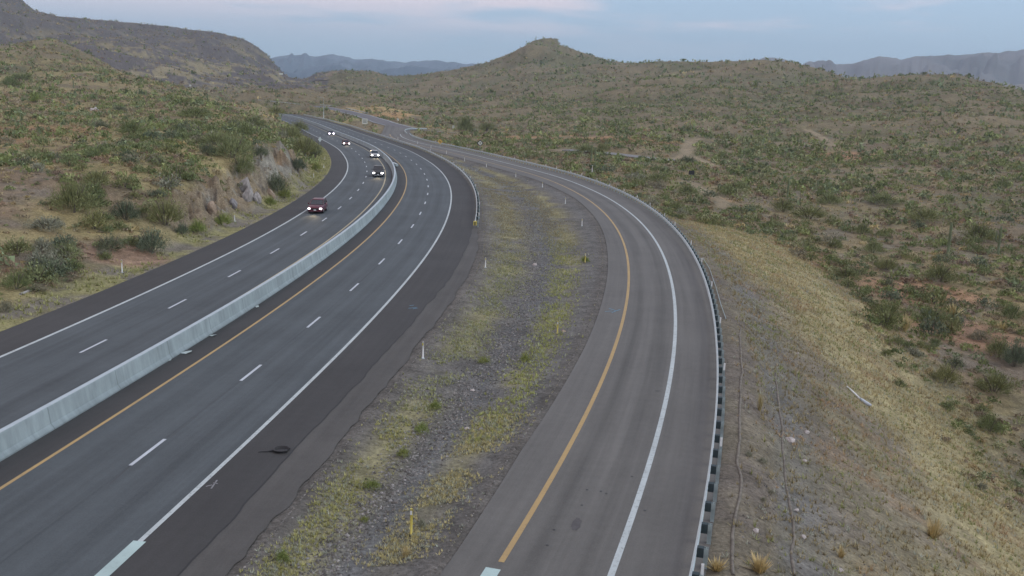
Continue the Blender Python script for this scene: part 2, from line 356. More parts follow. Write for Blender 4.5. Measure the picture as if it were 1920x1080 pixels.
def h_fix(x, y, h):
    r = np.hypot(x, y); a = np.arctan2(x, y)
    for az, acc, Rg in FIX:
        w_ = np.clip(1-np.maximum(az[0]-a, a-az[-1])/.03, 0, 1); h = h+w_*np.interp(a, az, acc)*r*np.exp(-(np.log(np.maximum(r, 1)/np.interp(a, az, Rg))/.16)**2)
    return h
_skyfix(SKY_L, 1100, 2000, -2, 2); _skyfix(SKY_R, 600, 1900, -2, 2)
BENCH = []   # (N,3) polylines, half width, soft
def bench_d(x, y, P):
    best = np.full(x.shape, 1e9); bz = np.zeros(x.shape)
    for a, b in zip(P[:-1], P[1:]):
        d = b[:2]-a[:2]; t = np.clip(((x-a[0])*d[0]+(y-a[1])*d[1])/(d@d+1e-9), 0, 1)
        q = np.hypot(x-a[0]-t*d[0], y-a[1]-t*d[1]); m = q < best; best = np.where(m, q, best); bz = np.where(m, a[2]+t*(b[2]-a[2]), bz)
    return best, bz
def H(x, y):
    x = np.atleast_1d(np.asarray(x, float)); y = np.atleast_1d(np.asarray(y, float)); h = h_fix(x, y, h_raw(x, y))
    for P, hw, soft, dz in BENCH:
        lo = P[:, :2].min(0)-hw-soft; hi = P[:, :2].max(0)+hw+soft
        m = (x > lo[0]) & (x < hi[0]) & (y > lo[1]) & (y < hi[1])
        if m.any():
            d, z = bench_d(x[m], y[m], P); k = 1-sm(d, hw, hw+soft); h[m] = h[m]*(1-k)+(z+dz)*k
    return h
def hit(px, py, y0=22, y1=3000, lift=0.):
    d = ray(px, py); ys = np.geomspace(y0, y1, 1500); z = CH+d[2]*ys; g = H(d[0]*ys, ys)+lift
    i = np.argmax(z <= g)
    if z[i] > g[i]: return None
    a, b = (z[i-1]-g[i-1]), (z[i]-g[i]); yy = ys[i-1]+(ys[i]-ys[i-1])*(a/(a-b+1e-9)) if i else ys[0]
    return (d[0]*yy, yy, float(H(d[0]*yy, yy)[0]))
def path_from_px(P, n=14, y0=22):
    W = [hit(a, b, y0) for a, b in P]; W = np.array([q for q in W if q is not None])
    t = np.concatenate([[0], np.cumsum(np.hypot(*np.diff(W[:, :2], axis=0).T))]); m = max(8, int(t[-1]/4)); g = np.linspace(0, t[-1], m)
    Q = np.stack([np.interp(g, t, W[:, i]) for i in range(3)], 1)
    for _ in range(3):
        Q[1:-1] = (Q[:-2]+2*Q[1:-1]+Q[2:])/4
    for _ in range(25): Q[1:-1, 2] = (Q[:-2, 2]+2*Q[1:-1, 2]+Q[2:, 2])/4
    return Q
XROAD = path_from_px([(594, 199), (620, 203), (640, 207), (680, 217), (720, 229), (760, 240), (800, 246), (860, 250)], y0=345)
XROAD2 = path_from_px([(1060, 281), (1130, 283), (1180, 291), (1230, 299), (1262, 301)], y0=230)
TRK1 = path_from_px([(1262, 301), (1285, 291), (1288, 275), (1300, 258), (1330, 258), (1370, 268)], y0=230)
TRK2 = path_from_px([(1285, 291), (1310, 298), (1340, 312)], y0=230)
TRK3 = path_from_px([(1300, 342), (1325, 362), (1365, 378), (1350, 388)], y0=150)
TRK4 = path_from_px([(1513, 243), (1540, 257), (1563, 273)], y0=300)
FARH = path_from_px([(470, 150), (500, 155), (540, 156), (580, 154), (620, 150)], y0=900)
for P, hw, soft in ((XROAD, 5.5, 7), (XROAD2, 4, 4), (TRK1, 1.5, 2), (TRK2, 1.2, 2), (TRK3, .7, 1.2), (TRK4, 1.5, 2), (FARH, 9, 14)): BENCH.append((P, hw, soft, -.12))

def build_ground():
    fine = np.radians(np.arange(-32, 32.001, .065)); co = np.radians(np.concatenate([np.arange(34, 60, 2), np.arange(60, 180, 8)]))
    az = np.concatenate([-co[::-1], fine, co]); rr = np.concatenate([[.5, 3, 7, 12, 17], np.geomspace(20, 1900, 640), np.geomspace(1950, 30000, 30)])
    A, R = np.meshgrid(az, rr); x = R*np.sin(A); y = R*np.cos(A); z = H(x.ravel(), y.ravel()).reshape(x.shape)
    z = np.where((y < 0), -1., z)
    n, m = x.shape; V = np.stack([x, y, z], -1).reshape(-1, 3)
    i = np.arange(n*m).reshape(n, m); Q = np.stack([i[:-1, :-1], i[:-1, 1:], i[1:, 1:], i[1:, :-1]], -1).reshape(-1, 4)
    wrap = np.stack([i[:-1, -1], i[:-1, 0], i[1:, 0], i[1:, -1]], -1); Q = np.concatenate([Q, wrap])[:, ::-1]
    xs, ys = V[:, 0], V[:, 1]; r = np.hypot(xs, ys); Rd = roadx(ys)
    def c(a): return np.array(a, float)[None]
    def lerp(a, b, t): return a*(1-t[:, None])+b*t[:, None]
    n1 = fbm(xs, ys, 9, 5, 41); n2 = fbm(xs, ys, 26, 5, 47, .6); n3 = fbm(xs, ys, 1.6, 4, 53, .6); n4 = fbm(xs, ys, 3.5, 4, 59)
    soil = c((.225, .165, .115)); tan = c((.30, .235, .135)); grey = c((.19, .165, .145)); olive = c((.13, .135, .075)); red = c((.25, .155, .105)); straw = c((.40, .33, .17))
    col = lerp(soil, tan, sm(n1, .38, .62)); col = lerp(col, grey, sm(n4, .45, .7)*.7); col = lerp(col, olive, sm(n2, .5, .7)*.55); col = lerp(col, red, sm(n2, .34, .24)*.22); col = lerp(col, c((.17, .155, .105)), .38*sm(r, 60, 200))
    # left near hillside: more straw
    left = (xs < Rd['le'])*(r < 620); st = sm(n1+.25*n4, .5, .68)*.7*left; col = lerp(col, straw*.82, st)
    # mountain
    mt = ((xs < -.2*ys)*sm(r, 720, 900)); mcol = lerp(np.repeat(c((.135, .12, .12)), len(xs), 0), c((.33, .28, .17)), sm(fbm(xs, ys*1.5, 34, 6, 71, .7), .54, .62)*.7*(1-.85*sm(V[:, 2], 45, 95)))
    col = lerp(col, mcol, mt)
    # far-off hills greener
    col = lerp(col, c((.15, .14, .09)), sm(r, 250, 800)*.55*(1-mt)); g2 = np.abs(fbm(xs, ys, 85, 4, 31)-.5)*2; col = lerp(col, c((.25, .20, .135)), sm(g2, .15, .5)*.5*sm(r, 200, 400)*(1-mt)); col = lerp(col, c((.15, .15, .085)), (1-sm(g2, .0, .14))*.6*sm(r, 200, 400)*(1-mt))
    # verge strips
    dl = Rd['le']-xs; vg = (1-sm(dl, 2.2, 4.2))*(dl > -1)*(ys < 480)*(ys > 0)
    col = lerp(col, lerp(np.repeat(c((.20, .18, .16)), len(xs), 0), c((.27, .25, .13)), sm(n4+.3*n3+.2*sm(ys, 130, 200), .55, .75)), vg*.9)
    cut = sm(dl, 3.2, 4.0)*(1-sm(dl, 6.6, 8.5))*sm(ys, 92, 104)*(1-sm(ys, 176, 190))
    rock = lerp(np.repeat(c((.27, .215, .155)), len(xs), 0), c((.27, .25, .22)), sm(fbm(xs, ys, 3.6, 5, 81, .65)+.2*sm(ys, 125, 150)-.13, .42, .58)); rock = lerp(rock, c((.12, .095, .08)), sm(fbm(xs*1.5, ys, 1.6, 5, 85, .7), .56, .68)*.75); rock = lerp(rock, c((.25, .155, .09)), sm(fbm(xs, ys, 5, 3, 83), .6, .7)*.5)
    col = lerp(col, rock, cut)
    # embankment beyond the ramp guardrail
    de = xs-Rd['rr']; toe_h = V[:, 2]; em = (de > 0)*(ys < 150)*(ys > 0)*(1-sm(de+9*(n4-.5)+6*(n1-.5), 14, 26))*(1-sm(ys, 128, 150))
    ecol = lerp(np.repeat(c((.225, .19, .145)), len(xs), 0), c((.37, .315, .18)), sm(.45*n1+.35*n4+.030*de+.22*sm(ys, 60, 110), .58, .84)); ecol = lerp(ecol, c((.27, .185, .115)), sm(fbm(xs, ys, 2.5, 3, 91), .64, .74)*.4)
    ecol = lerp(ecol, c((.185, .18, .17)), (1-sm(de, 4.0, 6.5))*sm(de, 2.2, 3.2)*.75); ecol = lerp(ecol, c((.195, .165, .135)), (1-sm(de, 2.0, 3.0))); ecol = lerp(ecol, c((.23, .20, .13)), (1-sm(de+.1*(ys-60), 7, 15))*.4*sm(n4, .4, .6))
    col = lerp(col, ecol, em)
    # median
    dm = np.minimum(xs-Rd['be'], Rd['re']-xs); mid = (xs-Rd['be'])/np.maximum(Rd['re']-Rd['be'], .5); me = (dm > -.3)*(ys < 345)*(ys > 0)
    md = lerp(np.repeat(c((.17, .158, .142)), len(xs), 0), c((.155, .155, .153)), np.exp(-((mid-.52-.12*(n2-.5))/.13)**2)+sm(mid, .78, .9)*.4)
    gr = np.exp(-((mid-.27)/.13)**2)+np.exp(-((mid-.70)/.09)**2)*sm(ys, 25, 45); md = lerp(md, c((.30, .27, .14)), np.clip(gr*sm(n4+.4*n1, .50, .80), 0, 1)*.8)
    md = lerp(md, c((.145, .132, .118)), 1-sm(dm, .2, 1.6))
    col = lerp(col, md, me.astype(float))
    # orange road cuts and bare dirt
    for (px, py, Yd, ra, rb, cc) in ((690, 205, 560, 26, 20, (.44, .33, .18)), (735, 216, 520, 18, 14, (.42, .28, .15)), (830, 240, 430, 16, 10, (.42, .26, .15)), (1000, 255, 360, 26, 12, (.38, .24, .14)), (1130, 268, 320, 26, 14, (.36, .22, .13)),
                                     (1590, 290, 310, 12, 14, (.40, .24, .15)), (1350, 380, 178, 3, 4, (.36, .25, .16)), (1700, 560, 118, 13, 5, (.33, .20, .13)), (1800, 640, 104, 10, 6, (.31, .19, .13)), (1560, 520, 125, 6, 9, (.31, .20, .13)), (650, 235, 450, 16, 30, (.38, .33, .16)), (60, 250, 180, 16, 26, (.30, .19, .11)), (240, 500, 84, 3.5, 4, (.29, .19, .14)),
                                     (590, 210, 600, 14, 16, (.32, .24, .15)), (622, 142, 1500, 22, 40, (.26, .19, .14))):
        d = ray(px, py); k = 1-sm(np.hypot((xs-d[0]*Yd)/ra, (ys-Yd)/rb)+.5*(n1-.5)*2, .6, 1.15); ok = (de > 0) | (dl > 0) | (ys > 352)
        col = lerp(col, c(cc), k*.85*ok)
    for P, hw, soft, dz in BENCH:
        if P is XROAD or P is FARH: continue
        b, _ = bench_d(xs, ys, P); col = lerp(col, c((.29, .235, .165)), 1-sm(b, hw*.7, hw+.9))
    col = col*(.80+.26*n3[:, None])*lerp(np.repeat(c((.97, .985, .93)), len(xs), 0), c((.90, .92, .93)), np.clip(me+em*(1-.45*sm(de+.12*(ys-60), 8, 15)), 0, 1))
    m_, nt, b = material('desert_ground'); q = NB(nt); at = q.n('ShaderNodeAttribute', attribute_name='col').outputs['Color']; ob = q.n('ShaderNodeTexCoord').outputs['Object']
    f1 = q.noise(ob, 5.5, 6, .7); f2 = q.noise(ob, .9, 5, .65); f3 = q.noise(ob, .09, 6, .7)
    f = q.math('MULTIPLY', q.rng(f1, .30, .70, .55, 1.45), q.rng(f2, .3, .7, .70, 1.30)); f = q.math('MULTIPLY', f, q.rng(f3, .3, .7, .82, 1.2))
    nt.links.new(q.mix(1., at, q.n('ShaderNodeCombineColor', {0: f, 1: f, 2: f}).outputs[0], 'MULTIPLY'), b.inputs['Base Color'])
    b.inputs['Roughness'].default_value = .95; b.inputs['Specular IOR Level'].default_value = .1; q.bump(q.math('ADD', f1, q.math('MULTIPLY', f2, 2.)), .7, .12, b)
    o = mk('ground', V, Q, m_, smooth=True, attrs={'col': col}); return tag(o, kind='structure')
ground = build_ground()

# distant ranges, beyond the modelled valley
def ridge(name, sky_px, Yd, depth, seed, colr, z0=-40):
    a = np.array(sky_px, float); xs = np.arange(a[0, 0], a[-1, 0]+.1, 3.); top = np.interp(xs, a[:, 0], a[:, 1]); top = top+(fbm(xs, xs*0, 34, 5, seed, .62)-.5)*13
    T = np.linspace(-1, 1, 41); V = []
    for px, py in zip(xs, top):
        X0, Y0, Z0 = pt(px, py, Yd); d = ray(px, py)
        for t in T:
            yy = Yd+t*depth; pr = (1-abs(t)**1.15); V.append((d[0]*yy, yy, z0+(Z0-z0)*max(pr, 0)))
    V = np.array(V).reshape(len(xs), len(T), 3); n = (np.abs(fbm(V[..., 0], V[..., 1], Yd*.05, 5, seed+3, .55)-.5)*2-.3)*Yd*.062*(np.sin(np.pi*(T[None]+1)/2)*(1-np.exp(-(T[None]/.22)**2)))
    V[..., 2] += n; i = np.arange(len(xs)*len(T)).reshape(len(xs), len(T)); Q = np.stack([i[:-1, :-1], i[1:, :-1], i[1:, 1:], i[:-1, 1:]], -1).reshape(-1, 4)
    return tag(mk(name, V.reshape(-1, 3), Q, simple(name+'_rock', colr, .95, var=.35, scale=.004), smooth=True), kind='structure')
ridge('far_mountains', [(380, 118), (450, 112), (515, 106), (560, 104), (590, 108), (610, 103), (645, 104), (670, 112), (700, 110), (725, 116), (760, 118), (800, 115), (850, 116), (900, 118), (980, 122), (1050, 124), (1120, 128)], 7000, 1700, 5, (.13, .15, .175))  # distance haze partly painted in: slope colour shifted towards blue
ridge('far_hills', [(480, 140), (540, 136), (580, 128), (620, 124), (650, 130), (680, 134), (720, 128), (770, 124), (830, 130), (900, 136), (980, 140)], 5600, 1000, 15, (.09, .11, .135))  # blue of the haze also put into this slope colour
ridge('mountains', [(1330, 135), (1400, 116), (1430, 108), (1470, 112), (1500, 122), (1518, 114), (1540, 120), (1580, 121), (1620, 114), (1650, 108), (1690, 111), (1720, 104), (1760, 102), (1800, 106), (1840, 98), (1880, 97), (1920, 95), (1980, 92), (2060, 100), (2160, 110)], 4300, 1300, 25, (.175, .16, .155))
ridge('low_hills', [(1750, 175), (1810, 162), (1860, 156), (1920, 158), (2000, 160), (2080, 170)], 2900, 450, 35, (.19, .165, .135))

# ------------------------------------------------------------------ roads
M_lane = asphalt('asphalt_lane', (.074, .086, .092), .18, [(-9.45, .8, -.13), (-13.1, .8, -.13), (-1.9, .9, -.13), (1.85, .9, -.13), (-2.8, .45, .07), (-1.0, .45, .07), (.95, .45, .07), (2.8, .45, .07), (-10.3, .4, .07), (-8.5, .4, .07), (-14, .4, .07), (-12.2, .4, .07), (0, .10, -.18), (-11.25, .10, -.18)], .14, .15)
M_sh = asphalt('asphalt_shoulder', (.050, .0495, .049), .12, None, .14, .15)
M_old = asphalt('asphalt_worn', (.080, .077, .072), .14, None, .18, .22)
M_ramp = asphalt('asphalt_ramp', (.126, .122, .113), .17, [(1.0, .65, -.20), (2.85, .65, -.20), (1.95, .5, .06)], .12, .12)
M_white = paint('white_road_paint', (.47, .52, .52), .6); M_dash = paint('white_dash_paint', (.52, .56, .60)); M_yel = paint('yellow_road_paint', (.42, .285, .115)); M_new = paint('fresh_white_tape', (.42, .55, .53), .15); M_blue = paint('blue_survey_paint', (.10, .25, .36), .6)
def strip(name, mat, ref, o0, o1, y0, y1, z, step=1.5, jag=0, kind='structure', nx=1, seed=0):
    ys = np.arange(y0, y1+step*.5, step); f0 = o0 if callable(o0) else (lambda y: np.full(np.shape(y), float(o0))); f1 = o1 if callable(o1) else (lambda y: np.full(np.shape(y), float(o1)))
    s = np.concatenate([[0], np.cumsum(np.hypot(np.diff(ref(ys)), step))]); V = []; U = []
    a = f0(ys); b = f1(ys)
    if jag: b = b+(fbm(ys, ys*0+seed, 2.2, 4, seed+2, .6)-.5)*jag
    for t in np.linspace(0, 1, nx+1):
        o = a*(1-t)+b*t; X_, Y_ = offs(ref, ys, o); V.append(np.stack([X_, Y_, np.full(len(ys), z)], -1)); U.append(np.stack([o, s], -1))
    V = np.array(V); U = np.array(U); n, m = V.shape[:2]; i = np.arange(n*m).reshape(n, m)
    Q = np.stack([i[:-1, :-1], i[1:, :-1], i[1:, 1:], i[:-1, 1:]], -1).reshape(-1, 4)
    return tag(mk(name, V.reshape(-1, 3), Q, mat, uv=U.reshape(-1, 2)), kind=kind)
strip('road_edge_apron', M_old, DM, 3, BEo, -20, 125, 0., step=.3, jag=.6, seed=3)
strip('shoulder_right', M_sh, DM, 3.5, SEo, -20, 560, .006, step=.5, jag=.40, seed=8)
_jag = lambda y: SEo(y)+(fbm(y, y*0+8, 2.2, 4, 10, .6)-.5)*.40
strip('shoulder_seam', simple('dark_seam', (.022, .022, .023), .8), DM, lambda y: _jag(y)-.03, lambda y: _jag(y)+.045, -20, 108, .009, step=.5)
strip('shoulder_inner', M_sh, DM, -6.6, -3.0, -20, 560, .006)
strip('shoulder_left', M_sh, DM, LEo, -14.5, -20, 560, .006, jag=0)
strip('road_right_carriageway', M_lane, DM, -3.75, 3.75, -20, 560, .012, nx=2)
strip('road_left_carriageway', M_lane, DM, -15.1, -6.6, -20, 560, .012, nx=2)
strip('ramp_pavement', M_ramp, RY, REo, lambda y: RRo(y)+.35, -20, 350, 0., nx=2, jag=0)
W2 = .075
strip('edge_line_left', M_white, DM, -15.25, -15.02, -20, 540, .018)
strip('yellow_line_left', paint('pale_yellow_line_paint', (.44, .38, .24)), DM, -7.75, -7.55, -20, 540, .018)
strip('yellow_line_right', M_yel, DM, -3.86, -3.68, -20, 540, .018)
strip('edge_line_right', M_white, DM, 3.65, 3.85, 31, 540, .018)
strip('ramp_yellow_line', M_yel, RY, -.10, .12, 30, 350, .006)
strip('ramp_white_line', M_white, RY, 3.72, 3.96, -20, 350, .006)
strip('edge_line_tape', M_new, DM, 3.5, 3.98, -20, 31, .018)
strip('ramp_line_tape', M_new, RY, -.38, .16, -20, 29.6, .006)
def dashes(name, ref, off, ys0, yend, z):
    V = []; Q = []; U = []
    y = float(ys0)
    def arc(y0, L):
        yy = y0
        while L > 0:
            d = float(ref(yy+.5)-ref(yy-.5)); st = min(.25, L); yy += st/math.sqrt(1+d*d); L -= st
        return yy
    while y < yend:
        e = arc(y, 3.15)
        for k in range(6):
            pass
        ys = np.linspace(y, e, 5); L = offs(ref, ys, off-.085); R = offs(ref, ys, off+.085); b = len(V)
        for j in range(5): V += [(L[0][j], L[1][j], z), (R[0][j], R[1][j], z)]
        Q += [(b+2*j, b+2*j+1, b+2*j+3, b+2*j+2) for j in range(4)]
        y = arc(e, 12.19-3.15)
    tag(mk(name, V, np.array(Q), M_dash), kind='structure')
dashes('lane_dashes_right', DM, 0, 37.25, 520, .019)
dashes('lane_dashes_left', DM, -11.25, 28.5, 520, .019)

# paths over ground
def path_strip(name, mat, P, hw, dz, off=0):
    d = np.gradient(P[:, :2], axis=0); d /= np.hypot(d[:, 0], d[:, 1])[:, None]; nrm = np.stack([d[:, 1], -d[:, 0]], -1)
    a = P[:, :2]+nrm*(off-hw); b = P[:, :2]+nrm*(off+hw); s = np.concatenate([[0], np.cumsum(np.hypot(*np.diff(P[:, :2], axis=0).T))]); z = P[:, 2]+dz
    V = np.concatenate([np.column_stack([a, z]), np.column_stack([b, z])]); n = len(P); i = np.arange(n)
    Q = np.stack([i[:-1], i[1:], i[1:]+n, i[:-1]+n], -1)
    return tag(mk(name, V, Q, mat, uv=np.concatenate([np.column_stack([np.full(n, off-hw), s]), np.column_stack([np.full(n, off+hw), s])])), kind='structure')
path_strip('crossroad', asphalt('asphalt_crossroad', (.125, .12, .125), .1), XROAD, 5.2, .06)
path_strip('crossroad_line', M_white, XROAD, .25, .075, -4.4); path_strip('crossroad_line', M_white, XROAD, .2, .075, 4.4)
path_strip('valley_road', asphalt('asphalt_pale', (.19, .185, .18), .1), XROAD2, 3.4, .06)
path_strip('far_highway', M_old, FARH, 8, .1)
# apron where the ramp meets the crossroad
_e = np.array([offs(RY, 350, -3.2), offs(RY, 350, 7.5)]).reshape(2, 2); _j = min(range(len(XROAD)), key=lambda i: abs(XROAD[i][0]+52)+abs(XROAD[i][1]-405)*.3)
_t = XROAD[max(_j-3, 0)]; _u = XROAD[min(_j+3, len(XROAD)-1)]
tag(mk('ramp_junction', [(*_e[0], .0), (*_e[1], .0), (*_u[:2], _u[2]+.03), (*_t[:2], _t[2]+.03)], [(0, 1, 2, 3)], M_ramp, uv=[(0, 0), (9, 0), (9, 40), (0, 40)]), kind='structure')
BENCH.append((np.array([[*_e.mean(0), 0.], [*((_t+_u)/2)[:2], _t[2]]]), 7, 3, -.15))

# stains and survey marks lying on the asphalt
def blot(name, mat, px, py, rx, ry, z, seed, rot=0):
    d = ray(px, py); t = -(CH-z)/d[2]; cx, cy = d[0]*t, t; rs = np.random.default_rng(seed); V = [(cx, cy, z)]; n = 26
    for k in range(n):
        a = 2*math.pi*k/n; q = 1+(rs.random()-.5)*.35; u, v = rx*q*math.cos(a), ry*q*math.sin(a); V.append((cx+u*math.cos(rot)-v*math.sin(rot), cy+u*math.sin(rot)+v*math.cos(rot), z))
    return tag(mk(name, V, [(0, 1+k, 1+(k+1) % n) for k in range(n)], mat), kind='structure')
M_stain = simple('oil_stain', (.028, .028, .029), .6, var=.3, scale=2)
_p = -CH/ray(528, 846)[2]; ts = empty('tyre_scrap', (ray(528, 846)[0]*_p, _p, .02), .1); tag(ts, 'curled black piece of torn tyre tread lying on the dark shoulder', 'tyre scrap')
_q = MB(); _n = 18; _v = []
for k in range(_n+1):
    a = math.pi*(.05+1.75*k/_n); _v.append([(.34*math.cos(a), .30*math.sin(a), 0.), (.40*math.cos(a), .36*math.sin(a), .11), (.33*math.cos(a), .29*math.sin(a), .13), (.27*math.cos(a), .23*math.sin(a), .01)])
_V, _F = loft(_v) if 'loft' in globals() else ([p for r in _v for p in r], [(i*4+j2, i*4+(j2+1) % 4, (i+1)*4+(j2+1) % 4, (i+1)*4+j2) for i in range(_n) for j2 in range(4)]+[(3, 2, 1, 0), (_n*4, _n*4+1, _n*4+2, _n*4+3)])
_q.add(_V, _F).build('tread', simple('torn_rubber', (.032, .032, .034), .8), ts)
MB().tube([(-.34, -.02, .03), (-.6, -.10, .02), (-.85, -.12, .02), (-1.0, -.18, .015)], [.04, .03, .02, .012], 6).build('strand', M_stain, ts)
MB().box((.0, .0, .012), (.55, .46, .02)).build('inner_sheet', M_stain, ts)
M_st2 = simple('asphalt_patch_stain', (.075, .07, .07), .8, var=.3, scale=2)
blot('asphalt_stain', M_st2, 1081, 982, .17, .55, .012, 3, -.2)
for k, (a, b) in enumerate(((1101, 918), (1127, 921), (1137, 925), (1185, 893), (1091, 947), (1209, 957), (1233, 733), (1026, 1022), (1039, 993))): blot('asphalt_stain', M_stain, a, b, .05+.05*(k == 6)*2, .05, .013, 10+k)
M_tar = simple('tar_crack_seal', (.04, .038, .04), .7, var=.2)
def mark(name, mat, segs, z, wd=.05):
    V = []; Q = []
    for (a, b, c_, d_) in segs:
        r0, r1 = ray(a, b), ray(c_, d_); p0 = np.array(r0[:2])*(-(CH-z)/r0[2]); p1 = np.array(r1[:2])*(-(CH-z)/r1[2]); t = p1-p0; t = t/np.hypot(*t); n = np.array([t[1], -t[0]])*wd/2; k = len(V)
        V += [(*(p0-n), z), (*(p0+n), z), (*(p1+n), z), (*(p1-n), z)]; Q.append((k, k+1, k+2, k+3))
    return tag(mk(name, V, Q, mat), kind='structure')
mark('survey_mark', M_blue, [(766, 578, 782, 576), (768, 573, 776, 572), (774, 579, 783, 577.5)], .02, .10)
mark('survey_mark', M_blue, [(1134, 584, 1148, 583), (1142, 578, 1156, 583), (1147, 586, 1163, 580)], .01, .10)
mark('survey_mark', paint('chalk_mark', (.22, .22, .23), .6), [(386, 912, 398, 909), (396, 916, 407, 900), (400, 905, 408, 907)], .02, .07)
mark('tar_seam', M_tar, [(205, 908, 245, 873)], .016, .03)
mark('tar_seam', M_tar, [(318, 821, 345, 800), (345, 800, 372, 778)], .016, .025)

# ------------------------------------------------------------------ barrier and guardrails
M_con = simple('weathered_concrete', (.27, .32, .335), .85, var=.14, scale=1.3, bump=.01)
M_galv = simple('galvanised_steel', (.46, .52, .52), .45, .35, var=.12, scale=2)
M_gald = simple('weathered_galvanised_steel', (.34, .40, .40), .55, .3, var=.2, scale=3)
M_block = simple('dark_rubber_block', (.03, .045, .05), .7, var=.2)
M_wpost = simple('white_plastic', (.70, .71, .70), .5, var=.06)
M_yellow = simple('yellow_plastic', (.55, .46, .10), .5, var=.1); M_blk = simple('black_sheeting', (.02, .02, .02), .5); M_wood = simple('grey_wood', (.20, .17, .14), .9, var=.2)
def sweep(ref, prof, y0, y1, off=0, step=2., z=0.):
    """closed profile (offset, height) swept along a curve"""
    ys = np.arange(y0, y1+.01, step); V = []
    for (o, h) in prof:
        X_, Y_ = offs(ref, ys, (off(ys) if callable(off) else off)+o); V.append(np.stack([X_, Y_, np.full(len(ys), z+h)], -1))
    V = np.array(V).transpose(1, 0, 2); n, m = V.shape[:2]; F_ = []
    for i in range(n-1):
        for j in range(m):
            k = (j+1) % m; F_.append((i*m+j, i*m+k, (i+1)*m+k, (i+1)*m+j))
    F_.append(tuple(range(m))[::-1]); F_.append(tuple((n-1)*m+j for j in range(m)))
    return V.reshape(-1, 3), F_
prof = [(-.42, -.05), (-.42, .08), (-.26, .28), (-.15, 1.02), (-.12, 1.07), (.12, 1.07), (.15, 1.02), (.26, .28), (.42, .08), (.42, -.05)]
bar = empty('concrete_barrier', (float(DM(60)), 60, 0))
tag(bar, 'long pale concrete median barrier curving between the two carriageways', 'barrier')
def reparent(o, p):   # keep world placement under an unrotated parent
    o.parent = p; o.matrix_parent_inverse = Matrix.Translation(-Vector(p.location)); return o
V_, F_ = sweep(DM, prof, -14, 548, -5.9)
_m, _nt, _b = material('stained_concrete'); q = NB(_nt); _u = q.n('ShaderNodeTexCoord').outputs['UV']; _o = q.n('ShaderNodeTexCoord').outputs['Object']; _s = q.n('ShaderNodeSeparateXYZ', {0: _u})
_st = q.noise(q.n('ShaderNodeMapping', {'Vector': _u, 'Scale': (1.3, .22, 1.)}).outputs[0], 1.5, 6, .65); _n2 = q.noise(_o, .35, 5, .6)
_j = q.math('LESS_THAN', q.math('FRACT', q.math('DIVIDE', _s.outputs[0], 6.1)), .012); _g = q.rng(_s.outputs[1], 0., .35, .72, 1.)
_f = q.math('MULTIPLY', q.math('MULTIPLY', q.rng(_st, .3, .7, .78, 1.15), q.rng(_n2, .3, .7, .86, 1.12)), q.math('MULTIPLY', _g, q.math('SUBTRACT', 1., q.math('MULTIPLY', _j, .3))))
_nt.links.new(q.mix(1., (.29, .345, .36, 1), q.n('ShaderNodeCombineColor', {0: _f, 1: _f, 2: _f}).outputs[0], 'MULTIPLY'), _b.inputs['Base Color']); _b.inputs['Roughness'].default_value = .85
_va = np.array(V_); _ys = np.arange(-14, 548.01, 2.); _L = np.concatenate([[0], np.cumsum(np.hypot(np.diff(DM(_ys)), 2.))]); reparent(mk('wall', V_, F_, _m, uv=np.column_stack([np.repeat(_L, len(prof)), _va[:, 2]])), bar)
V_, F_ = sweep(DM, [(-.13, 1.075), (-.13, 1.095), (.13, 1.095), (.13, 1.075)], -14, 548, -5.9); reparent(mk('cap', V_, F_, simple('paler_concrete', (.40, .46, .49), .8, var=.1, scale=2)), bar)  # thin strip along the barrier top, paler than the wall
# joints
jb = MB()
for y in np.arange(30, 300, 6.1):
    X_, Y_ = offs(DM, y, -5.9+.33); jb.box((float(X_), float(Y_), .35), (.035, .02, .7))
# median emergency-cover plate on the barrier bend
d_ = ray(751, 304); pl = empty('barrier_bracket', pt(751, 308, 205)); pl.location.z = 0
X_, Y_ = offs(DM, 202, -5.2)
pl.location = (float(X_), float(Y_), 0); tag(pl, 'grey steel crash cushion bracket leaning on the barrier at the bend', 'bracket')
MB().box((0, 0, .45), (.5, 5, .5), .32).build('panel', M_galv, pl); [MB().box((.1, k_, .1), (.25, .25, .2), .3).build('foot', M_galv, pl) for k_ in (-2.2, 2.2)]

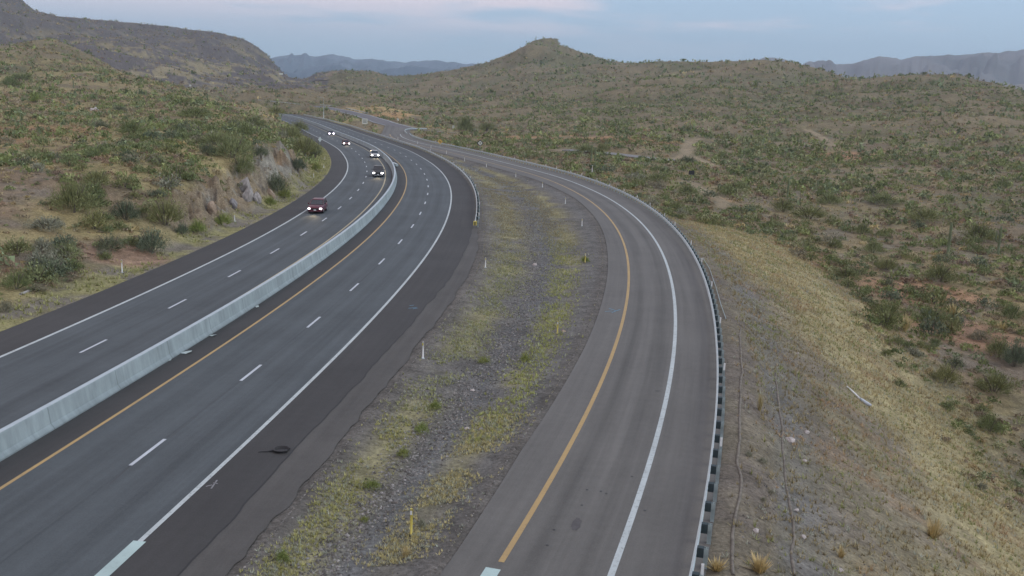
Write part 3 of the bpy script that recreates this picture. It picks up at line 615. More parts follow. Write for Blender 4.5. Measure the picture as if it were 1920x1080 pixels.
wp = [(-.00, .42), (.075, .47), (.075, .53), (0, .58), (0, .60), (.075, .65), (.075, .71), (0, .76)]
wbeam = [(-a-.0, b) for a, b in wp]+[(-a+.02, b) for a, b in reversed(wp)]
POST_BM = None
def guardrail(name, label, ref, off, y0, y1, side=1, spacing=1.905, reflect=(), blockmat=M_block, terminal=False):
    g = empty(name, (float(ref((y0+y1)/2)), (y0+y1)/2, 0)); tag(g, label, 'guardrail')
    pr = [(a*side, b) for a, b in wbeam]
    V_, F_ = sweep(ref, pr, y0, y1, off); reparent(mk('rail', V_, F_, M_galv), g)
    y = y0+.4; posts = []
    while y < y1-.3:
        posts.append(y); d = float(ref(y+.5)-ref(y-.5)); y += spacing/math.sqrt(1+d*d)
    pm = bm_ = None; rest = MB(); rb = MB()
    for i, y in enumerate(posts):
        o = float(off(y)) if callable(off) else off
        X_, Y_ = offs(ref, y, o+side*.135); X2, Y2 = offs(ref, y, o+side*.33); an = math.atan2(float(ref(y+.5)-ref(y-.5)), 1); lx, ly = g.location.x, g.location.y
        if i < 100:
            if pm is None:
                b0 = MB().box((0, 0, .585), (.23, .20, .36)).build('spacer_block', blockmat, g); pm = b0.data
                p0 = MB().box((0, -.075, .30), (.15, .012, .92)).box((0, .075, .30), (.15, .012, .92)).box((0, 0, .30), (.012, .15, .92)).build('post', M_gald, g); bm_ = p0.data
                b, p = b0, p0
            else:
                b = bpy.data.objects.new('spacer_block', pm); p = bpy.data.objects.new('post', bm_); COL.objects.link(b); COL.objects.link(p); b.parent = g; p.parent = g
            b.location = (float(X_)-lx, float(Y_)-ly, 0); p.location = (float(X2)-lx, float(Y2)-ly, 0); b.rotation_euler.z = p.rotation_euler.z = -an
        else:
            rest.box((float(X2)-lx, float(Y2)-ly, .33), (.15, .15, .9), -an); rb.box((float(X_)-lx, float(Y_)-ly, .585), (.19, .17, .36), -an)
    if rest.V: rest.build('far_posts', M_gald, g)['kind'] = 'stuff'; rb.build('far_spacer_blocks', blockmat, g)['kind'] = 'stuff'
    rm = None
    for y in reflect:
        o = float(off(y)) if callable(off) else off; X_, Y_ = offs(ref, y, o+side*.34)
        if rm is None: r = MB().box((0, 0, .92), (.10, .03, .42)).box((0, -.018, 1.03), (.08, .006, .10)).build('reflector', M_wpost, g); rm = r.data
        else: r = bpy.data.objects.new('reflector', rm); COL.objects.link(r); r.parent = g
        r.location = (float(X_)-g.location.x, float(Y_)-g.location.y, 0)
    if terminal:
        o = float(off(y0)) if callable(off) else off; X_, Y_ = offs(ref, y0-.3, o)
        t = MB().box((0, 0, .55), (.42, .5, .5)).box((0, .5, .62), (.2, .6, .3)).build('end_terminal', M_yellow, g, bevel=.03); t.location = (float(X_)-g.location.x, float(Y_)-g.location.y, 0)
        s = MB().box((0, -.26, .55), (.12, .02, .44)).build('stripe', M_blk, t); 
    return g
def ys_of(pxs):   # world y of pixels along the ramp rail, height ~.9
    out = []
    for (a, b) in pxs: d = ray(a, b); out.append(-(CH-.9)/d[2])
    return out
refl = ys_of([(1324, 1020), (1357, 806), (1359, 676), (1350, 594), (1337, 529), (1320, 486), (1301, 454), (1280, 420), (1254, 403), (1230, 384), (1205, 370), (1180, 358), (1155, 347), (1128, 338), (1102, 329), (1075, 323), (1048, 316), (1022, 311), (976, 302), (954, 297)])+[250, 262, 275, 290, 305]
guardrail('guardrail', 'long galvanised W-beam guardrail on dark blocks along the outer edge of the right-hand ramp', RY, lambda y: RRo(y)-.05, 6, 346, 1, 1.905, refl)
guardrail('guardrail', 'galvanised guardrail with a yellow end terminal along the dark shoulder of the middle carriageway', DM, lambda y: np.where(np.asarray(y) > 0, 7.55, 7.55), 112.5, 540, 1, 3.8, [118, 130, 142, 155, 170, 186, 205, 225, 245], terminal=True)

def path_rail(name, label, pxs, lift=.0, hh=.75, y0=200):
    P = path_from_px(pxs, y0=y0); g = empty(name, tuple(P[len(P)//2])); c0 = P[len(P)//2]; tag(g, label, 'guardrail')
    m = MB(); Q = P-c0
    for dz in (.5, .68): m.tube([(a, b, c+dz) for a, b, c in Q], .10, 5)
    m.build('rail', M_galv, g); n = 0
    for i in range(0, len(Q), 1):
        if n < 60: MB().box((Q[i][0], Q[i][1]+.15, Q[i][2]+.3), (.16, .16, .85)).build('post', M_gald, g); n += 1
    return g
path_rail('guardrail', 'pale far guardrail rounding the corner where the ramp meets the crossroad', [(763, 253), (757, 248), (762, 243), (772, 241), (792, 242), (800, 244)], y0=330)
path_rail('guardrail', 'short pale guardrail seen past the end of the left hillside, far up the highway', [(484, 189), (510, 191), (535, 194), (562, 197)], y0=560)
path_rail('guardrail', 'thin pale guardrail along the far edge of the crossroad beneath the hills', [(600, 198), (625, 200), (650, 204), (690, 214)], y0=480)

# ------------------------------------------------------------------ delineators
def place(px, py, y0=22): 
    for dy in (0, 3, 6, 10, 15, 22):
        p = hit(px, py+dy, y0)
        if p is not None: return p
def delineator(px, py, h, label, mat, y0=22, lean=0, cat='marker post', group='slim delineator posts beside the pavements'):
    p = place(px, py, y0)
    if p is None: return
    o = empty('delineator_post', p); tag(o, label, cat, group); o.rotation_euler = (0, lean, random.uniform(-.3, .3))
    MB().tube([(0, 0, -.1), (0, 0, h*.6), (0, 0, h)], [.045, .05, .052], 10).build('post', mat, o, True)
    MB().box((0, -.056, h*.87), (.075, .012, .16)).build('reflective_sheet', M_wpost if mat is M_yellow else M_yellow, o)
    MB().tube([(0, 0, -.02), (0, 0, .05)], [.11, .09], 10).build('base', M_blk if mat is M_yellow else M_galv, o)
DEL = [(771, 1004, 1.08, 'yellow delineator post, nearest to the camera in the gravel median', M_yellow), (793, 672, 1.05, 'white delineator post beside the dark shoulder, lower left of the gravel median', M_wpost),
       (910, 502, .95, 'white delineator post at the left edge of the median weeds, just past the guardrail end', M_wpost), (1045, 627, .95, 'yellowed delineator post standing in the green weeds on the right of the median', M_yellow),
       (1097, 493, .95, 'pale yellow delineator post beside a small green weed on the ramp side of the median', M_yellow), (1091, 424, .95, 'white post on the ramp side gravel, first beyond the yellowish ones', M_wpost),
       (1060, 382, .9, 'white post on the ramp side gravel, second beyond the yellowish ones', M_wpost), (1017, 351, .9, 'white post on the ramp side gravel, third beyond the yellowish ones', M_wpost), (967, 332, .9, 'white post on the ramp side gravel, fourth beyond the yellowish ones', M_wpost),
       (912, 313, .9, 'white post on the ramp side gravel, fifth beyond the yellowish ones', M_wpost), (871, 302, .95, 'white post on bare gravel between the ramp and the middle carriageway guardrail', M_wpost), (837, 289, .95, 'thin post left of the ramp, well beyond the gravel narrowing', M_wpost),
       (808, 278, .95, 'thin post left of the ramp near the two round-looking signs', M_wpost), (783, 270, .95, 'thin post left of the ramp before its far bend', M_wpost), (746, 262, .95, 'farthest thin post left of the ramp, by the junction', M_wpost),
       (229, 511, 1.1, 'white delineator post on the left verge, nearest to the camera', M_wpost), (440, 415, 1.0, 'white delineator post on the left verge beside the bright green bush', M_wpost), (540, 368, 1.0, 'white delineator post on the left verge past the rock cut', M_wpost),
       (588, 333, 1.0, 'white delineator post on the left verge among yellow weeds', M_wpost), (607, 316, 1.0, 'white delineator post on the left verge right of the round lime bush', M_wpost), (609, 300, .9, 'farthest white delineator post on the left verge at the bend', M_wpost)]
for a, b, h, l, m in DEL: delineator(a, b, h, l, m, 22)

# ------------------------------------------------------------------ signs, poles
def face_cam(p): return -math.atan2(p[0], p[1])
def sign(px, py, label, shape, wid, hgt, ph, mat, y0=30, symbol=None, name='road_sign', rot=None):
    p = place(px, py, y0); o = empty(name, p, face_cam(p) if rot is None else rot); tag(o, label, 'sign')
    MB().tube([(0, .04, -.2), (0, .04, ph+hgt*.5)], .045, 8).build('post', M_galv, o)
    m = MB(); z = ph+hgt/2
    if shape == 'diamond': q = [(0, -1), (1, 0), (0, 1), (-1, 0)]
    else: q = [(-1, -1), (1, -1), (1, 1), (-1, 1)]
    V = [(a*wid/2, -.02, z+b*hgt/2) for a, b in q]+[(a*wid/2, .0, z+b*hgt/2) for a, b in q]
    m.add(V, [(0, 1, 2, 3), (7, 6, 5, 4)]+[(i, i+4, (i+1) % 4+4, (i+1) % 4) for i in range(4)]); f = m.build('panel', mat, o)
    if symbol == 'arrow':
        a = wid*.16; MB().add([(-a*.35, -.026, z-a*1.3), (a*.35, -.026, z-a*1.3), (a*.35, -.026, z+.2*a), (a*1.0, -.026, z+.2*a), (0, -.026, z+1.4*a), (-a*1.0, -.026, z+.2*a), (-a*.35, -.026, z+.2*a)], [(0, 1, 2, 3, 4, 5, 6)]).build('arrow', M_blk, f)
    if symbol == 'curve':
        a = wid*.14; MB().add([(a*.3, -.026, z-a*1.6), (a*.9, -.026, z-a*1.6), (a*.9, -.026, z+a*.1), (-.1*a, -.026, z+a*.9), (-.1*a, -.026, z+1.5*a), (-1.5*a, -.026, z+.6*a), (-.1*a, -.026, z-.3*a), (-.1*a, -.026, z+.2*a), (a*.3, -.026, z-.1*a)], [(0, 1, 2, 3, 4, 5, 6, 7, 8)]).build('arrow', M_blk, f)
    if symbol == 'lines':
        for k in range(3): MB().box((0, -.026, z+hgt*(.25-.22*k)), (wid*.7, .004, hgt*.09)).build('legend', M_blk, f)
    return o
M_sy = simple('yellow_sign_face', (.62, .40, .10), .5, var=.05); M_sw = simple('white_sign_face', (.60, .62, .55), .5, var=.05); M_sb = simple('dark_sign_back', (.03, .03, .032), .6)
sign(825, 276, 'amber diamond warning sign behind the ramp guardrail, left of the pale one', 'diamond', 1.5, 1.5, .9, M_sy, 250, 'curve')
s2 = sign(900, 282, 'pale diamond sign with dark rim behind the ramp guardrail', 'diamond', 1.4, 1.4, 1.35, M_sw, 240, 'arrow')
MB().add([(-1.0, .006, 2.05), (0, .006, 1.05), (1.0, .006, 2.05), (0, .006, 3.05), (-1.0, .03, 2.05), (0, .03, 1.05), (1.0, .03, 2.05), (0, .03, 3.05)], [(0, 1, 2, 3), (7, 6, 5, 4), (0, 4, 5, 1), (1, 5, 6, 2), (2, 6, 7, 3), (3, 7, 4, 0)]).build('rim', M_sb, s2)
sign(684, 240, 'pale rectangular sign on a post in yellow grass between highway and crossroad', 'rect', 2.2, 2.2, 1.6, M_sw, 380, 'lines')
sign(1296, 335, 'small dark sign seen from behind in the valley brush', 'rect', 1.3, .95, .9, M_sb, 180)
sign(357, 164, 'small bright white sign standing high on the left hillside', 'rect', 1.6, 1.3, 1.0, M_sw, 200)
sign(600, 272, 'pale grey triangular-looking sign edge-on beside the far left shoulder', 'diamond', 1.4, 1.6, .8, M_galv, 200, None, 'road_sign', .9)
for a, b, l in ((746, 229, 'small white marker panel at the far edge of the crossroad, below the orange cut'), (890, 247, 'small white marker panel in the brush left of the ramp signs'), (787, 236, 'small white marker panel near the crossroad corner'), (850, 243, 'small cream marker panel below the rusty bank by the crossroad'), (527, 141, 'tiny white panel on the far hillside below the mountain')):
    sign(a, b, l, 'rect', .9 if b > 200 else 4.5, 1.3 if b > 200 else 2.2, .5, M_sw, 300 if b > 200 else 900, name='road_sign')
for a, b, h, l, m in ((1110, 327, 1.9, 'white marker post in the valley brush just behind the ramp guardrail', M_wpost), (1248, 302, 1.2, 'short rusty post at the end of the valley road', simple('rusty_steel', (.30, .10, .05), .8))):
    p = place(a, b, 190); o = empty('marker_post', p); tag(o, l, 'post'); MB().box((0, 0, h/2-.1), (.16, .10, h+.2)).build('post', m, o); MB().box((0, -.056, h*.85), (.13, .01, .2)).build('reflective_sheet', M_yellow, o)
p = place(607, 224, 400); lp = empty('street_lamp', p, .2); tag(lp, 'tall slender street lamp beside the far bend of the highway', 'street lamp')
MB().tube([(0, 0, -.3), (0, 0, 5), (0, 0, 11.2)], [.17, .14, .09], 8).build('pole', M_galv, lp, True); MB().tube([(0, 0, 11.1), (-.8, 0, 11.5), (-2.0, 0, 11.6)], [.07, .06, .05], 6).build('arm', M_galv, lp, True); MB().box((-2.3, 0, 11.55), (.8, .32, .14)).build('lamp_head', M_gald, lp)
MB().tube([(0, 0, -.2), (0, 0, .35)], .32, 10).build('footing', M_con, lp)

# ------------------------------------------------------------------ vehicles
M_glass = simple('tinted_glass', (.02, .025, .03), .12, 0, .05, spec=.7); M_tyre = simple('tyre_rubber', (.025, .025, .026), .85); M_rim = simple('alloy_rim', (.35, .36, .37), .35, .6); M_grille = simple('grille_black', (.02, .02, .022), .4)
M_hl = simple('lit_headlight', (.9, .9, .9), .2, emit=((1., .97, .98), 7)); M_hlv = simple('lit_led_headlight', (.9, .85, 1.), .2, emit=((.90, .80, 1.), 9)); M_chrome = simple('chrome_trim', (.5, .5, .52), .2, .9, .05); M_tail = simple('tail_lamp_red', (.25, .01, .01), .3)
def loft(st, n=None):
    """st: list of rings (same length) -> closed solid"""
    m = len(st[0]); V = [p for r in st for p in r]; F_ = [tuple(range(m))[::-1], tuple((len(st)-1)*m+j for j in range(m))]
    for i in range(len(st)-1):
        for j in range(m): k = (j+1) % m; F_.append((i*m+j, i*m+k, (i+1)*m+k, (i+1)*m+j))
    return V, F_
def ring(x, w, z0, z1, ch=.12, tum=0.):
    """cross-section at length x: full width w, bottom z0, top z1, chamfered; tum narrows the top"""
    a = w/2; b = a-tum; c = min(ch, (z1-z0)*.45)
    return [(-a+c*.6, x, z0), (a-c*.6, x, z0), (a, x, z0+c), (a, x, z0+(z1-z0)*.55), (b, x, z1-c), (b-c, x, z1), (-b+c, x, z1), (-b, x, z1-c), (-a, x, z0+(z1-z0)*.55), (-a, x, z0+c)]
def car(kind, label, group, paintcol, px, py, head, led=False, k=1.0):
    """local -Y is the nose"""
    p = -(CH)/ray(px, py)[2]; loc = (ray(px, py)[0]*p, p, .02); o = empty({'pickup': 'pickup_truck', 'suv': 'suv', 'sedan': 'car'}[kind], loc, head); tag(o, label, {'pickup': 'pickup truck', 'suv': 'car', 'sedan': 'car'}[kind], group)
    P_ = simple('car_paint_'+kind, paintcol, .32, .25, .04)
    if kind == 'sedan': L, Wd, hood, belt, roof, wb, wr = 4.7, 1.84, .86, .92, 1.43, 2.75, .33
    elif kind == 'suv': L, Wd, hood, belt, roof, wb, wr = 4.85, 1.95, 1.02, 1.08, 1.66, 2.85, .37
    else: L, Wd, hood, belt, roof, wb, wr = 5.7, 2.02, 1.18, 1.26, 1.92, 3.6, .41
    h = L/2
    body = [ring(-h, Wd*.84, .36, hood*.72), ring(-h+.12, Wd*.95, .26, hood*.88), ring(-h+.5, Wd, .24, hood*.96, .14), ring(-h+1.25, Wd, .24, hood, .12, .03), ring(-h+1.5, Wd, .24, belt, .10, .04)]
    if kind == 'pickup': body += [ring(h-1.9, Wd, .30, belt, .1, .04), ring(h-1.85, Wd, .36, belt*.99, .06, .02), ring(h-.1, Wd, .42, belt*.99, .06, .02), ring(h, Wd*.96, .5, belt*.93, .06, .02)]
    else: body += [ring(h-.6, Wd, .26, belt, .10, .05), ring(h-.12, Wd*.95, .32, belt*.96), ring(h, Wd*.86, .42, belt*.85)]
    V, F_ = loft(body); b = mk('body', V, F_, P_, o, True)
    x0, x1, x2, x3 = (-h+1.30, -h+2.0, h-1.1, h-.35) if kind == 'sedan' else ((-h+1.35, -h+2.15, h-.85, h-.25) if kind == 'suv' else (-h+1.45, -h+2.05, h-2.15, h-1.92))
    t = .20 if kind == 'sedan' else .16; z = belt-.06
    def cr_(x, zt, w): a = w/2; return [(-a, x, z), (a, x, z), (a-t*(zt-z)/(roof-z), x, zt), (-a+t*(zt-z)/(roof-z), x, zt)]
    V, F_ = loft([cr_(x0, z+.05, Wd*.90), cr_(x1, roof-.05, Wd*.92), cr_(x2, roof-.05, Wd*.92), cr_(x3, z+.05, Wd*.88)]); mk('windows', V, F_, M_glass, b)
    rw = Wd*.92-2*t; V, F_ = loft([[(-rw/2+.04, x1-.04, roof-.06), (rw/2-.04, x1-.04, roof-.06), (rw/2-.08, x1, roof), (-rw/2+.08, x1, roof)], [(-rw/2-.02, (x1+x2)/2, roof-.07), (rw/2+.02, (x1+x2)/2, roof-.07), (rw/2-.1, (x1+x2)/2, roof+.03), (-rw/2+.1, (x1+x2)/2, roof+.03)], [(-rw/2+.04, x2+.04, roof-.06), (rw/2-.04, x2+.04, roof-.06), (rw/2-.08, x2, roof), (-rw/2+.08, x2, roof)]]); mk('roof', V, F_, P_, b, True)
    pm = MB()
    for s in (-1, 1):
        for (xa, za, xb, zb) in ((x0, z+.05, x1, roof-.05), (x3, z+.05, x2, roof-.05), ((x1+x2)/2, z, (x1+x2)/2, roof-.05)):
            wa = Wd*.455; pm.tube([(s*(wa-t*(za-z)/(roof-z)+.0), xa, za), (s*(wa-t*(zb-z)/(roof-z)+.0), xb, zb)], .035, 5)
    pm.build('pillars', P_, b)
    gy = -h-.005; MB().box((0, gy, hood*.62), (Wd*.46, .05, hood*.20)).build('grille', M_grille, b); MB().box((0, gy-.0, .38), (Wd*.80, .14, .20)).build('bumper', P_ if kind != 'pickup' else M_chrome, b, bevel=.03)
    MB().box((0, gy-.075, .50), (.31, .01, .15)).build('number_plate', M_wpost, b)
    for s in (-1, 1):
        hl = MB().box((s*Wd*.375, -h+.03, hood*.66), (.40*k, .14, .24*k)).build('headlight', M_hlv if led else M_hl, o, bevel=.04)
        mm = MB().box((s*(Wd/2+.11), x0+.35, belt+.08), (.22, .12, .17)).build('mirror', P_, b, bevel=.03)
        MB().box((s*Wd*.40, h-.02, belt*.8), (.2, .06, .22)).build('tail_light', M_tail, o)
        for yy in (-wb/2, wb/2):
            wh = empty('wheel', (s*(Wd/2-.12), yy, wr), 0, o)
            MB().tube([(-.12, 0, 0), (-.10, 0, 0), (.10, 0, 0), (.12, 0, 0)], [wr*.90, wr, wr, wr*.90], 20).build('tyre', M_tyre, wh, True)
            MB().tube([(s*.10, 0, 0), (s*.13, 0, 0)], [wr*.6, wr*.55], 12).build('rim', M_rim, wh)
    if kind == 'pickup': MB().box((0, h-.98, belt-.02), (Wd*.80, 1.6, .05)).build('bed_cover', M_grille, b)
    ld = bpy.data.lights.new('headlight_beam', 'SPOT'); lo = bpy.data.objects.new('headlight_beam', ld); COL.objects.link(lo); lo.parent = o; lo.location = (0, -h-.1, hood*.66)
    ld.energy = 260; ld.spot_size = math.radians(55); ld.spot_blend = 1; ld.color = (1, .80, .50); ld.shadow_soft_size = .3; lo.rotation_euler = (math.radians(78), 0, math.pi)
    return o
# heading: nose along -Y turned to follow the lane
def hd(y): return -math.atan(float(DM(y+2)-DM(y-2))/4)
G = 'vehicles with lit headlights coming down the left carriageway'
car('suv', 'dark maroon car with bright headlights, nearest to the camera', G, (.12, .03, .045), 596, 397, hd(135), k=.75)
car('pickup', 'dark vehicle with widely spaced round headlights, in the lane beside the barrier', G, (.05, .05, .05), 709, 330, hd(178))
car('suv', 'silver car with lit headlights close against the barrier where it bends', G, (.42, .42, .42), 702, 295, hd(228))
car('sedan', 'dark red car with lit headlights, second from the far end of the line', G, (.14, .02, .025), 648, 272, hd(272))
car('sedan', 'farthest car, seen as two violet white headlights by the edge line', G, (.08, .08, .10), 620, 253, hd(325), led=True, k=1.25)

# ------------------------------------------------------------------ things lying on the ground
def ground_tube(name, label, cat, pxs, r, mat, y0=22, lift=0., seg=.5, wob=0, group=None):
    W = [hit(a, b, y0) for a, b in pxs]; W = np.array([q for q in W if q is not None]); t = np.concatenate([[0], np.cumsum(np.hypot(*np.diff(W[:, :2], axis=0).T))])
    g = np.linspace(0, t[-1], max(3, int(t[-1]/seg))); x = np.interp(g, t, W[:, 0]); y = np.interp(g, t, W[:, 1])
    if wob: x = x+(fbm(g, g*0, 3., 3, 7)-.5)*wob
    z = H(x, y)+lift; c0 = np.array([x[0], y[0], z[0]]); rr = [r*(1+(random.random()-.5)*.3*(wob > 0)) for _ in x] if not isinstance(r, list) else list(np.interp(np.linspace(0, 1, len(x)), np.linspace(0, 1, len(r)), r))
    m = MB().tube([tuple(np.array(q)-c0) for q in zip(x, y, z)], rr, 8); o = m.build(name, mat, None, True); o.location = c0; return tag(o, label, cat, group)
M_watt = simple('weathered_straw', (.165, .145, .12), .95, var=.5, scale=3, bump=.03)
ground_tube('straw_wattle', 'brown straw erosion roll lying on the slope just outside the ramp guardrail', 'erosion roll', [(1386, 615), (1390, 700), (1388, 800), (1386, 890), (1384, 950), (1373, 1010), (1371, 1078)], .065, M_watt, wob=.35, lift=.01)
ground_tube('straw_wattle', 'brown straw erosion roll farther down the grassy slope, with the wider bend', 'erosion roll', [(1452, 690), (1460, 760), (1468, 830), (1474, 900), (1484, 960), (1492, 1010), (1484, 1078)], .065, M_watt, wob=.35, lift=.01)
ground_tube('steel_conduit', 'thin pale conduit running down the gravel beside the ramp guardrail', 'pipe', [(1318, 486), (1330, 505), (1342, 540), (1352, 575), (1361, 600)], .03, M_gald, lift=.10)
pg = empty('broken_downpipe', hit(1610, 745)); tag(pg, 'pale bent broken pipe lying alone on the grassy slope', 'pipe')
def rel(P, o): return [tuple(np.array(p)-np.array(o.location)) for p in P]
_a = [hit(1588, 727), hit(1600, 738), hit(1612, 750)]; _b = [hit(1613, 751), hit(1622, 758), hit(1632, 764)]
MB().tube(rel([(p[0], p[1], p[2]+.10) for p in _a], pg), [.05, .07, .08], 8).build('thin_section', M_wpost, pg, True); MB().tube(rel([(p[0], p[1], p[2]+.14) for p in _b], pg), [.10, .14, .12], 8).build('thick_section', simple('pale_blue_grey_pipe', (.48, .52, .58), .6), pg, True)
ground_tube('concrete_gutter', 'pale concrete gutter end lying in weeds on the lower left verge', 'gutter', [(38, 553), (55, 546), (76, 537)], .11, simple('pale_concrete', (.36, .34, .33), .9), lift=.03)
def slab(px, py, w_, l_, rz, label, name='scrap_panel', mat=M_wpost):
    p = -CH/ray(px, py)[2]; o = empty(name, (ray(px, py)[0]*p, p, .02), rz); tag(o, label, 'scrap')
    V = [(-w_/2, -l_/2, 0), (w_/2, -l_*.3, .02), (w_*.6, l_*.2, .10), (w_*.1, l_/2, .05), (-w_*.4, l_*.35, 0)]; V2 = [(a, b, c+.025) for a, b, c in V]
    MB().add(V+V2, [(4, 3, 2, 1, 0), (5, 6, 7, 8, 9)]+[(i, (i+1) % 5, (i+1) % 5+5, i+5) for i in range(5)]).build('sheet', mat, o); return o
M_scrap = simple('pale_foam_scrap', (.46, .53, .52), .8)
slab(349, 662, .50, .75, -.6, 'large pale scrap lying at the foot of the concrete barrier', mat=M_scrap); slab(399, 630, .35, .45, -.9, 'smaller pale scrap at the foot of the barrier, just beyond the large one', mat=M_scrap)
slab(318, 676, .18, .25, .3, 'tiny pale scrap against the barrier, nearest to the camera', mat=M_scrap); slab(482, 576, .22, .3, .6, 'small pale crumb of debris at the barrier foot, farthest of the scraps', mat=M_scrap)

# rocks
def rock_mesh(seed, rough=.25):
    bm = bmesh.new(); bmesh.ops.create_icosphere(bm, subdivisions=2, radius=1); rs = random.Random(seed); k = [Vector((rs.uniform(-1, 1), rs.uniform(-1, 1), rs.uniform(-1, 1))).normalized() for _ in range(9)]
    for v in bm.verts:
        for a in k:
            d = v.co.dot(a)
            if d > .62: v.co -= a*(d-.62)*.85
        v.co *= 1+rs.uniform(-rough, rough)*.25; v.co.z *= .7
    V = [tuple(v.co) for v in bm.verts]; F_ = [tuple(v.index for v in f.verts) for f in bm.faces]; bm.free(); return V, F_
ROCKD = []
def rock(px, py, r, label, col='grey', y0=22, group=None):
    p = hit(px, py, y0)
    if p is None: return
    key = (random.randrange(4), col); m = next((d for k, d in ROCKD if k == key), None)
    if m is None: V, F_ = rock_mesh(key[0]+3); o = mk('rock', V, F_, M_rock[col]); ROCKD.append((key, o.data))
    else: o = bpy.data.objects.new('rock', m); COL.objects.link(o)
    o.location = (p[0], p[1], p[2]+r*.2); o.scale = (r*random.uniform(.8, 1.3), r*random.uniform(.8, 1.2), r*random.uniform(.7, 1.1)); o.rotation_euler = (0, 0, random.uniform(0, 6)); tag(o, label, 'rock', group)
M_rock = {'grey': simple('grey_rock', (.20, .19, .19), .9, var=.4, scale=3, bump=.06), 'pale': simple('pale_rock', (.42, .38, .36), .9, var=.3, scale=3, bump=.06), 'cut': simple('cut_face_rock', (.27, .25, .235), .95, var=.5, scale=2.5, bump=.12), 'tan': simple('tan_rock', (.30, .23, .17), .9, var=.35, scale=3, bump=.06)}
for a, b, r, l in ((172, 207, .8, 'white boulder, leftmost of the pale outcrop high on the left hillside'), (180, 206, .9, 'white boulder in the middle of the pale outcrop on the left hillside'), (190, 212, .6, 'small white boulder at the right of the pale outcrop on the left hillside'), (213, 221, .6, 'pale rock below and right of the white outcrop'),
                   (200, 517, 0, '')):
    if r: rock(a, b, r, l, 'pale')
for a, b, r, l, c_ in ((886, 733, .16, 'single whitish stone in the gravel channel of the median', 'pale'), (1003, 498, .3, 'pale stone at the far end of the gravel channel', 'pale'), (903, 806, .16, 'dark stone beside pale weeds in the lower median', 'grey'), (876, 804, .14, 'round pale stone left of the dark one in the lower median', 'pale'), (202, 484, .18, 'white stone on bare dirt above the left verge', 'pale'), (1057, 622, .2, 'rusty pinkish stone at the foot of the yellowed post', 'tan'),
                       (1513, 812, .22, 'pale stone on the slope beside a tuft', 'pale'), (1483, 827, .3, 'flat pale stone near the outer straw roll', 'pale'), (1508, 865, .14, 'small pale stone low on the embankment', 'pale'), (1493, 718+240, .13, 'small stone near the outer straw roll bend', 'pale'), (1700, 640, .35, 'purplish rock below the two round green bushes', 'tan'), (1930-160, 655, .35, 'brown rock in the dirt clearing', 'tan'),
                       (1418, 996, .16, 'white stone in the gravel strip at lower right', 'pale'), (1506, 1008, .15, 'whitish stone right of the outer straw roll', 'pale'), (1575, 1070, .15, 'pale stone at the bottom edge of the slope', 'pale'), (1495, 663, .13, 'pale pebble high on the grassy slope', 'pale')):
    rock(a, b, r, l, c_)
# ribs of rock standing out of the cut beside the left carriageway
for k, (a, b, r, c_, l) in enumerate(((458, 352, 1.1, 'cut', 'pale grey boulder jutting from the top of the rock cut'), (466, 372, 1.1, 'cut', 'tall pale grey rock rib in the middle of the rock cut'), (480, 376, .9, 'cut', 'pale grey rock rib at the right foot of the rock cut'), (436, 385, .7, 'grey', 'grey rock near the foot of the rock cut'), (398, 392, .7, 'tan', 'tan rock in the left part of the rock cut'), (508, 366, .7, 'tan', 'reddish tan rock at the right end of the rock cut'))):
    rock(a, b, r, l, c_, 60); o = bpy.context.scene.collection.objects[-1]; o.scale = (r*.8, r*.9, r*1.9); o.rotation_euler = (-.35, .25, k*.4)

# ------------------------------------------------------------------ vegetation
def veg_mat(name):
    m, nt, b = material(name); q = NB(nt); at = q.n('ShaderNodeAttribute', attribute_name='col').outputs['Color']; isl = q.n('ShaderNodeNewGeometry').outputs['Random Per Island']
    f = q.rng(isl, 0., 1., .80, 1.30); nt.links.new(q.mix(1., at, q.n('ShaderNodeCombineColor', {0: f, 1: f, 2: f}).outputs[0], 'MULTIPLY'), b.inputs['Base Color'])
    b.inputs['Roughness'].default_value = .85; b.inputs['Specular IOR Level'].default_value = .1; return m
M_veg = veg_mat('scrub_leaves'); M_grs = veg_mat('dry_grass_blades')
def leaves(P, S, Hh, Cc, n, leaf, rng, up=.25):
    """cloud of leaf triangles for every bush: P base, S radius, Hh height"""
    N_ = len(P); u = rng.random((N_, n)); a = rng.random((N_, n))*2*np.pi; ph = rng.random((N_, 1))*6
    rad = np.sqrt(rng.random((N_, n)))*(.82+.22*np.sin(a*3+ph)+.12*np.sin(a*5+ph*2)); zz_ = np.sqrt(np.clip(1-rad**2*.85, 0, 1))*(.30+.70*rng.random((N_, n))**.6)
    zz_ *= (.85+.22*np.sin(a*4+ph*3)); c = np.stack([rad*np.cos(a)*S[:, None], rad*np.sin(a)*S[:, None], zz_*Hh[:, None]], -1)+P[:, None]
    o = rng.normal(size=(N_, n, 3, 3)); o[..., 2] *= 1+up*3; o /= np.linalg.norm(o, axis=-1, keepdims=True)+1e-6
    V = c[:, :, None]+o*(leaf*S[:, None, None, None])*(.6+.8*rng.random((N_, n, 1, 1))); 
    col = np.repeat(Cc[:, None], n*3, 1).reshape(-1, 3); V = V.reshape(-1, 3); return V, col
def blades(P, S, Cc, n, rng, wid=.06, lean=.6):
    N_ = len(P); a = rng.random((N_, n))*2*np.pi; L = S[:, None]*(.55+.6*rng.random((N_, n))); t = lean*rng.random((N_, n))
    b = P[:, None]+np.stack([np.cos(a), np.sin(a), a*0], -1)*(S[:, None, None]*.15*rng.random((N_, n, 1))); d = np.stack([np.cos(a)*t, np.sin(a)*t, np.sqrt(1-np.clip(t, 0, .98)**2)], -1); s = np.stack([-np.sin(a), np.cos(a), a*0], -1)*(wid*S[:, None, None])
    V = np.stack([b-s, b+s, b+d*L[..., None]], 2).reshape(-1, 3); return V, np.repeat(Cc[:, None], n*3, 1).reshape(-1, 3)
